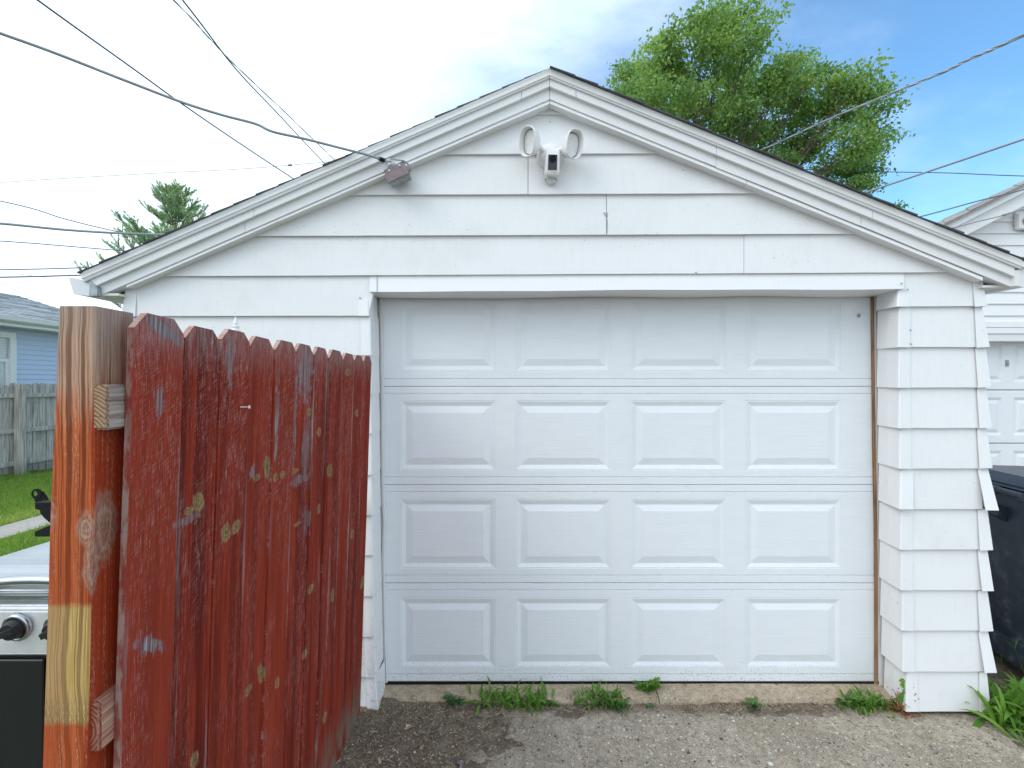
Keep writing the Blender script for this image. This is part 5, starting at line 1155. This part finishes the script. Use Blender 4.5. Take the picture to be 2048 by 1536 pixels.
# seeding grass stalks in front of the bin
def stalk(pts, label, heads):
    p = [atY(*q) for q in pts]; c = Vector((p[0].x, p[0].y, DZ)); root = thing('grass_stalk', label, 'grass stalk', c, 'seeding grass stalks by the bin')
    mb = MB(); mb.tube([c] + p[1:], [.0016] * (len(p) - 1) + [.0009], 5); mb.make('stem', M['weed'], root)
    for h in heads:
        e = atY(*h); mb = MB(); mb.tube([p[-1], p[-1].lerp(e, .5) + Vector((0, 0, .004)), e], [.0011, .0017, .0006], 5); mb.make('seed_head', M['weed'], root)
stalk([(2010, 1400, 2.62), (2008, 1365, 2.62), (2003, 1325, 2.62)], 'short seeding grass stalk between garage corner and bin', [(2002, 1306, 2.62), (1988, 1310, 2.6)])
stalk([(2062, 1440, 2.5), (2050, 1350, 2.5), (2030, 1297, 2.5)], 'tall forked grass stalk in front of the bin wheel', [(2008, 1280, 2.5), (2034, 1272, 2.48), (2038, 1274, 2.52)])

# ------------------------------------------------------------------ lawn grass
n = 15000; Yl_ = rng.uniform(4.6, 9.1, n); u = rng.uniform(-1.12, -.88, n); Xl = u * Yl_
ok = ~((Xl > -6.14) & (Xl < -5.60)) & (Xl > -9.12); Xl, Yl_ = Xl[ok], Yl_[ok]; n = len(Xl)
xb = rng.uniform(-9.1, -1.0, 60000); yb_ = rng.uniform(1.0, 11.5, 60000); keep = ~((xb > -6.14) & (xb < -5.60)) & ~((xb > -2.1) & (yb_ > 2.4)) & ~((xb > -1.7) & (yb_ < 2.0)); Xl = np.concatenate([Xl, xb[keep]]); Yl_ = np.concatenate([Yl_, yb_[keep]]); n = len(Xl)
hh = rng.uniform(.03, .075, n) * (1 + .9 * (Xl < -8.9)); an = rng.uniform(0, 6.28, n); tl = rng.normal(0, .5, (n, 2)); wd = rng.uniform(.003, .006, n)
B = np.stack([Xl, Yl_, np.full(n, -.012)], 1); S = np.stack([np.cos(an) * wd, np.sin(an) * wd, 0 * wd], 1); Tp = B + np.stack([tl[:, 0] * hh, tl[:, 1] * hh, hh], 1)
V = np.stack([B - S, B + S, Tp], 1).reshape(-1, 3); T = np.arange(3 * n).reshape(-1, 3)
dry = (np.abs(Xl + 6.25) < .25) * .45
big = big_mesh('lawn_grass', V, T, M['grass'], None, attr=np.repeat(np.clip(rng.uniform(0, .75, n) + dry, 0, 1), 3)); tag(big, kind='stuff')

# ------------------------------------------------------------------ trees
def leaves_from(points, sizes, normals_up=.35, seed=1, tones=None, elong=1.7):
    r = np.random.default_rng(seed); n = len(points); d = r.normal(size=(n, 3)); d[:, 2] -= .25; d /= np.linalg.norm(d, axis=1)[:, None]
    nn = r.normal(size=(n, 3)); nn[:, 2] += normals_up * 2; s = np.cross(d, nn); s /= np.linalg.norm(s, axis=1)[:, None] + 1e-9; nn = np.cross(s, d)
    L = sizes[:, None]; Wd = L / elong * .5
    p0 = points; p1 = points + d * L * .5 + s * Wd + nn * L * .08; p2 = points + d * L; p3 = points + d * L * .5 - s * Wd + nn * L * .08
    V = np.stack([p0, p1, p2, p3], 1).reshape(-1, 3); i = np.arange(n)[:, None] * 4; Q = np.concatenate([i + np.array([[0, 1, 2, 3]])], 0)
    return V, Q, np.repeat(tones if tones is not None else r.random(n), 4)
TY = 14.0; SCL = TY / F
BT = thing('shade_tree', 'large bright green leafy shade tree rising behind the garage roof', 'tree', (4.6, TY, 0))
LOBES = [(1405, 95, 70, 62), (1450, 50, 60, 38), (1490, 95, 50, 65), (1330, 120, 48, 45), (1290, 165, 62, 50), (1370, 175, 80, 55), (1460, 165, 70, 52), (1265, 150, 38, 34), (1330, 235, 85, 52), (1425, 235, 75, 55), (1500, 225, 65, 48), (1560, 175, 58, 40), (1620, 165, 60, 42), (1690, 180, 55, 48), (1735, 215, 48, 42), (1560, 245, 75, 48), (1650, 245, 80, 50), (1745, 285, 40, 48), (1690, 300, 60, 34), (1600, 300, 60, 34), (1480, 290, 70, 36), (1725, 345, 40, 30), (1660, 345, 52, 26), (1715, 372, 30, 16), (1800, 412, 14, 7), (1530, 330, 50, 28), (1255, 200, 28, 26)]
limbs = MB(); tr0 = Vector((4.9, TY + .3, 0)); fork = Vector((5.2, TY, 4.2))
limbs.tube([tr0, tr0.lerp(fork, .5) + Vector((.1, 0, 0)), fork], [.34, .27, .24], 12)
P, TN = [], []
mains = {}
for li, (px, py, rx, ry) in enumerate(LOBES):
    dy = random.uniform(-1.6, 1.6); c = atY(px, py, TY + dy); ax_, az_ = rx * SCL, ry * SCL; ayy = (ax_ + az_) * .55
    mid = fork.lerp(c, .5) + Vector((random.gauss(0, .25), random.gauss(0, .25), random.gauss(.1, .2)))
    limbs.tube([fork, fork.lerp(mid, .5), mid, mid.lerp(c, .6) + Vector((random.gauss(0, .1), 0, .1)), c], [.10, .07, .042, .022, .010], 7)
    ncl = max(int(14 * (rx * ry) / 3000) + 3, 3)
    for k in range(ncl):
        v = Vector((random.gauss(0, 1), random.gauss(0, 1), random.gauss(0, 1))).normalized() * random.random() ** .42
        cc_ = c + Vector((v.x * ax_, v.y * ayy, v.z * az_)); rr_ = random.uniform(.20, .40) * (1 if rx > 20 else .5)
        st = mid.lerp(c, random.uniform(.2, 1)); mm = st.lerp(cc_, .55) + Vector((random.gauss(0, .07), random.gauss(0, .07), random.gauss(.03, .07)))
        limbs.tube([st, mm, cc_], [.012, .008, .003], 4, False)
        tb = random.gauss(.42, .15) + .08 * v.z
        nl = int(125 * (rr_ / .3) ** 1.7)
        g = np.clip(rng.normal(0, .55, (nl, 3)), -.95, .95) * rr_ * np.array([1.15, 1.15, .62])
        ang_ = random.uniform(0, 3.14); dd_ = np.array([math.cos(ang_), math.sin(ang_), random.uniform(-.3, .5)]); g += dd_ * np.clip(rng.normal(0, .45, (nl, 1)), -.7, .7) * rr_
        P.append(g + np.array(cc_)); TN.append(np.clip(rng.normal(tb, .17, nl), 0, 1))
P = np.concatenate(P); TN = np.concatenate(TN)
V, Q, tn = leaves_from(P, rng.uniform(.075, .14, len(P)), .4, 3, TN)
limbs.make('trunk', M['bark'], BT, True)
big_mesh('crown', V, Q, M['leaf'], BT, attr=tn)

PY = 8.6
PT_ = thing('pine_tree', 'young pine with upward tufted branch tips behind the left roof slope', 'tree', atY(352, 1500, PY) * 1.0)
base = Vector((atY(345, 700, PY).x, PY, 0)); ORG[PT_.name] = base; PT_.location = base
top = Vector((atY(352, 383, PY).x, PY, atY(352, 386, PY).z)); tk = MB(); tk.tube([base, base.lerp(top, .5), base.lerp(top, .85), top], [.10, .07, .03, .006], 9)
ND_, NT_ = [], []
def tuft(a, b, dens, ln, tone):
    a = np.array(a); b = np.array(b); n = max(int(dens * np.linalg.norm(b - a)), 4); t = rng.random(n)[:, None]; c = a + (b - a) * t; d0 = (b - a) / (np.linalg.norm(b - a) + 1e-9)
    d = rng.normal(0, .6, (n, 3)) + d0 * .95; d /= np.linalg.norm(d, axis=1)[:, None]; s = np.cross(d, rng.normal(size=(n, 3))); s /= np.linalg.norm(s, axis=1)[:, None]; L = rng.uniform(.6, 1.1, (n, 1)) * ln
    ND_.append(np.stack([c - s * .0022, c + s * .0022, c + d * L], 1)); NT_.append(np.clip(rng.normal(tone, .16, n), 0, 1))
H = top.z
for wz in np.arange(1.5, H - .1, .15):
    rem = H - wz; rl = min(.18 + .54 * rem, 1.15)
    for k in range(7):
        a = random.uniform(0, 6.28); l = rl * random.uniform(.65, 1.12); d = Vector((math.cos(a), math.sin(a), 0)); s0_ = base.lerp(top, wz / H); s0_.z = wz + random.uniform(-.06, .06)
        pts_ = [s0_ + d * (l * t) + Vector((0, 0, l * (.22 * t + .42 * t * t))) for t in (0, .35, .7, 1)]
        tk.tube(pts_, [.013, .008, .005, .002], 5, False); tone = random.gauss(.42, .15)
        tuft(pts_[2], pts_[3], 900, .055, tone)
        for m in range(10 + int(l * 20)):
            t = random.uniform(.25, 1); p = s0_ + d * (l * t) + Vector((0, 0, l * (.22 * t + .42 * t * t))); sd2 = Vector((-d.y, d.x, 0)) * random.choice((-1, 1)); ll = random.uniform(.10, .24) * (1.1 - .4 * t)
            e = p + (sd2 * random.uniform(.2, .8) + d * .5 + Vector((0, 0, random.uniform(.5, 1.1)))).normalized() * ll
            tk.tube([p, p.lerp(e, .5) + Vector((0, 0, -.01)), e], [.004, .003, .002], 4, False); tuft(p.lerp(e, .1), e, 400, .055, tone + random.gauss(0, .08)); tuft(p.lerp(e, .75), e, 1300, .034, tone - .12)
tuft(base.lerp(top, .93), top, 900, .05, .4)
V = np.concatenate(ND_).reshape(-1, 3); big_mesh('crown', V, np.arange(len(V)).reshape(-1, 3), M['needle'], PT_, attr=np.repeat(np.concatenate(NT_), 3))
tk.make('trunk', M['bark'], PT_, True)

# ------------------------------------------------------------------ overhead wires
def wire(label, pts, r, mat, name='overhead_wire', cat='wire', twist=0, wob=0.0, grp=None):
    P = [atY(*p) for p in pts]
    out_ = []
    for i in range(len(P) - 1):      # Catmull-Rom through the points
        p0, p1, p2, p3 = P[max(i - 1, 0)], P[i], P[i + 1], P[min(i + 2, len(P) - 1)]
        for k in range(10):
            t = k / 10; out_.append(0.5 * ((2 * p1) + (p2 - p0) * t + (2 * p0 - 5 * p1 + 4 * p2 - p3) * t * t + (3 * p1 - p0 - 3 * p2 + p3) * t ** 3))
    out_.append(P[-1]); s_ = random.uniform(0, 50)
    if wob: out_ = [p + Vector((0, mnoise.noise((p.x * 1.6, s_, 0)), mnoise.noise((p.x * 1.6 + p.y, s_, 5)))) * wob for p in out_]
    o = None
    if not twist:
        mb = MB(); mb.tube(out_, r, 7); o = mb.make(name, mat, None, True, loc=out_[-1]); return tag(o, label, cat, grp)
    root = thing(name, label, cat, out_[-1], grp); fine = [a.lerp(b, k / 4) for a, b in zip(out_[:-1], out_[1:]) for k in range(4)] + [out_[-1]]
    for s in range(twist):
        q = []
        for i, p in enumerate(fine):
            d = (fine[min(i + 1, len(fine) - 1)] - fine[max(i - 1, 0)]).normalized(); a = d.orthogonal().normalized(); b = d.cross(a); ph = i * .17 + 2 * math.pi * s / twist
            q.append(p + (a * math.cos(ph) + b * math.sin(ph)) * r * .8)
        mb = MB(); mb.tube(q, r * (.8 if s else .6), 5); mb.make('strand', mat if s else M['wire_alu'], root, True)
    return root
wire('thick grey service cable reaching the junction box under the rake', [(-900, -260, 1.45), (-300, -40, 1.75), (0, 66, 1.95), (130, 113, 2.05), (260, 164, 2.13), (365, 205, 2.19), (440, 229, 2.22), (510, 248, 2.25), (545, 264, 2.26), (610, 279, 2.30), (690, 299, 2.33), (728, 308, 2.35), (759, 317, 2.36)], .0062, M['wire_grey'], wob=.006)
wire('grey wire crossing over the service cable, reaching the roof edge left', [(-500, -420, 2.6), (75, 0, 4.2), (270, 140, 5.2), (360, 205, 5.8), (480, 287, 6.8), (600, 366, 8.0), (760, 470, 10.5)], .0085, M['wire_dark'])
wire('straight thin wire of the crossing pair above the left roof slope', [(-60, -520, 2.2), (365, 0, 4.0), (470, 136, 5.0), (560, 232, 6.2), (655, 333, 8.0), (760, 440, 11)], .0070, M['wire_dark'])
wire('twisted thicker wire of the crossing pair above the left roof slope', [(-120, -460, 2.2), (347, 0, 4.0), (420, 78, 4.6), (475, 135, 5.1), (560, 215, 6.2), (640, 292, 7.5), (690, 340, 9), (770, 420, 12)], .0055, M['wire_dark'], twist=2)
wire('faint pale wire with a small splice above the left roof', [(-300, 385, 9), (60, 361, 9), (300, 347, 9), (480, 338, 9), (640, 325, 9), (800, 310, 9)], .0055, M['wire_pale'])
sp = atY(580, 330.5, 8.99); mb = MB(); mb.tube([sp - Vector((.04, 0, -.003)), sp - Vector((.028, 0, 0)), sp + Vector((.028, 0, .003)), sp + Vector((.04, 0, .004))], [.006, .022, .022, .006], 8); tag(mb.make('wire_splice', M['wire_grey'], None, loc=sp), 'small grey splice sleeve on the faint pale wire', 'splice')
wire('brownish wire sloping down to the pine, topmost on the left edge', [(-500, 310, 6), (0, 402, 7), (130, 438, 7.3), (220, 460, 7.6), (300, 475, 7.9), (420, 500, 8.6)], .0075, M['wire_dark'])
wire('thickest grey cable passing before the pine', [(-500, 405, 4.6), (0, 448, 5.2), (130, 459, 5.5), (215, 465, 5.7), (335, 470, 6.1), (520, 478, 7)], .0135, M['wire_grey'], wob=.012)
wire('thin dark wire under the thickest cable at left', [(-500, 450, 6), (0, 482, 6.6), (130, 492, 6.9), (255, 502, 7.3), (420, 512, 8)], .0070, M['wire_dark'])
wire('dark wire level with the lower roof corner, upper of two', [(-500, 546, 6), (0, 539.5, 6.4), (180, 535, 6.7), (330, 530, 7)], .0075, M['wire_dark'])
wire('dark wire just above the left gutter, lower of two', [(-500, 562, 6), (0, 554.5, 6.4), (170, 550, 6.7), (330, 545, 7)], .0095, M['wire_dark'])
wire('faint wire crossing behind the left gutter', [(-400, 500, 9), (0, 544, 9), (75, 553, 9), (130, 558.5, 9), (260, 570, 9)], .0045, M['wire_pale'])
wire('faint pale wire over the blue house roof', [(-300, 420, 8), (0, 565, 8.4), (80, 605, 8.6), (160, 645, 9)], .0045, M['wire_pale'])
wire('twisted three strand power cable crossing before the shade tree', [(1380, 350, 10.5), (1515, 303, 9), (1640, 246, 7.6), (1760, 196, 6.5), (1870, 152, 5.6), (1950, 113, 5.0), (2048, 69, 4.5), (2500, -150, 3.2)], .0105, M['wire_grey'], twist=3, wob=.01)
wire('grey wire rising right from the lower tree edge', [(1600, 428, 9.5), (1740, 382, 8), (1880, 335, 7), (2048, 278, 6), (2600, 90, 4.4)], .0145, M['wire_grey'])
wire('thin bluish wire running level to the right of the tree', [(1550, 337, 15), (1745, 343, 14), (1900, 346, 13), (2048, 352, 12.5), (2500, 364, 12)], .012, M['wire_dark'])
wire('thin wire passing along the neighboring roof edge', [(1780, 446, 4.45), (1850, 431, 4.42), (1960, 401, 4.40), (2048, 379, 4.38), (2500, 262, 4.3)], .0055, M['wire_dark'])
wire('grey wire sweeping across the neighboring gable', [(1840, 470, 4.5), (1900, 457, 4.46), (1960, 442, 4.44), (2010, 430, 4.42), (2048, 418, 4.40), (2500, 300, 4.3)], .0060, M['wire_grey'])
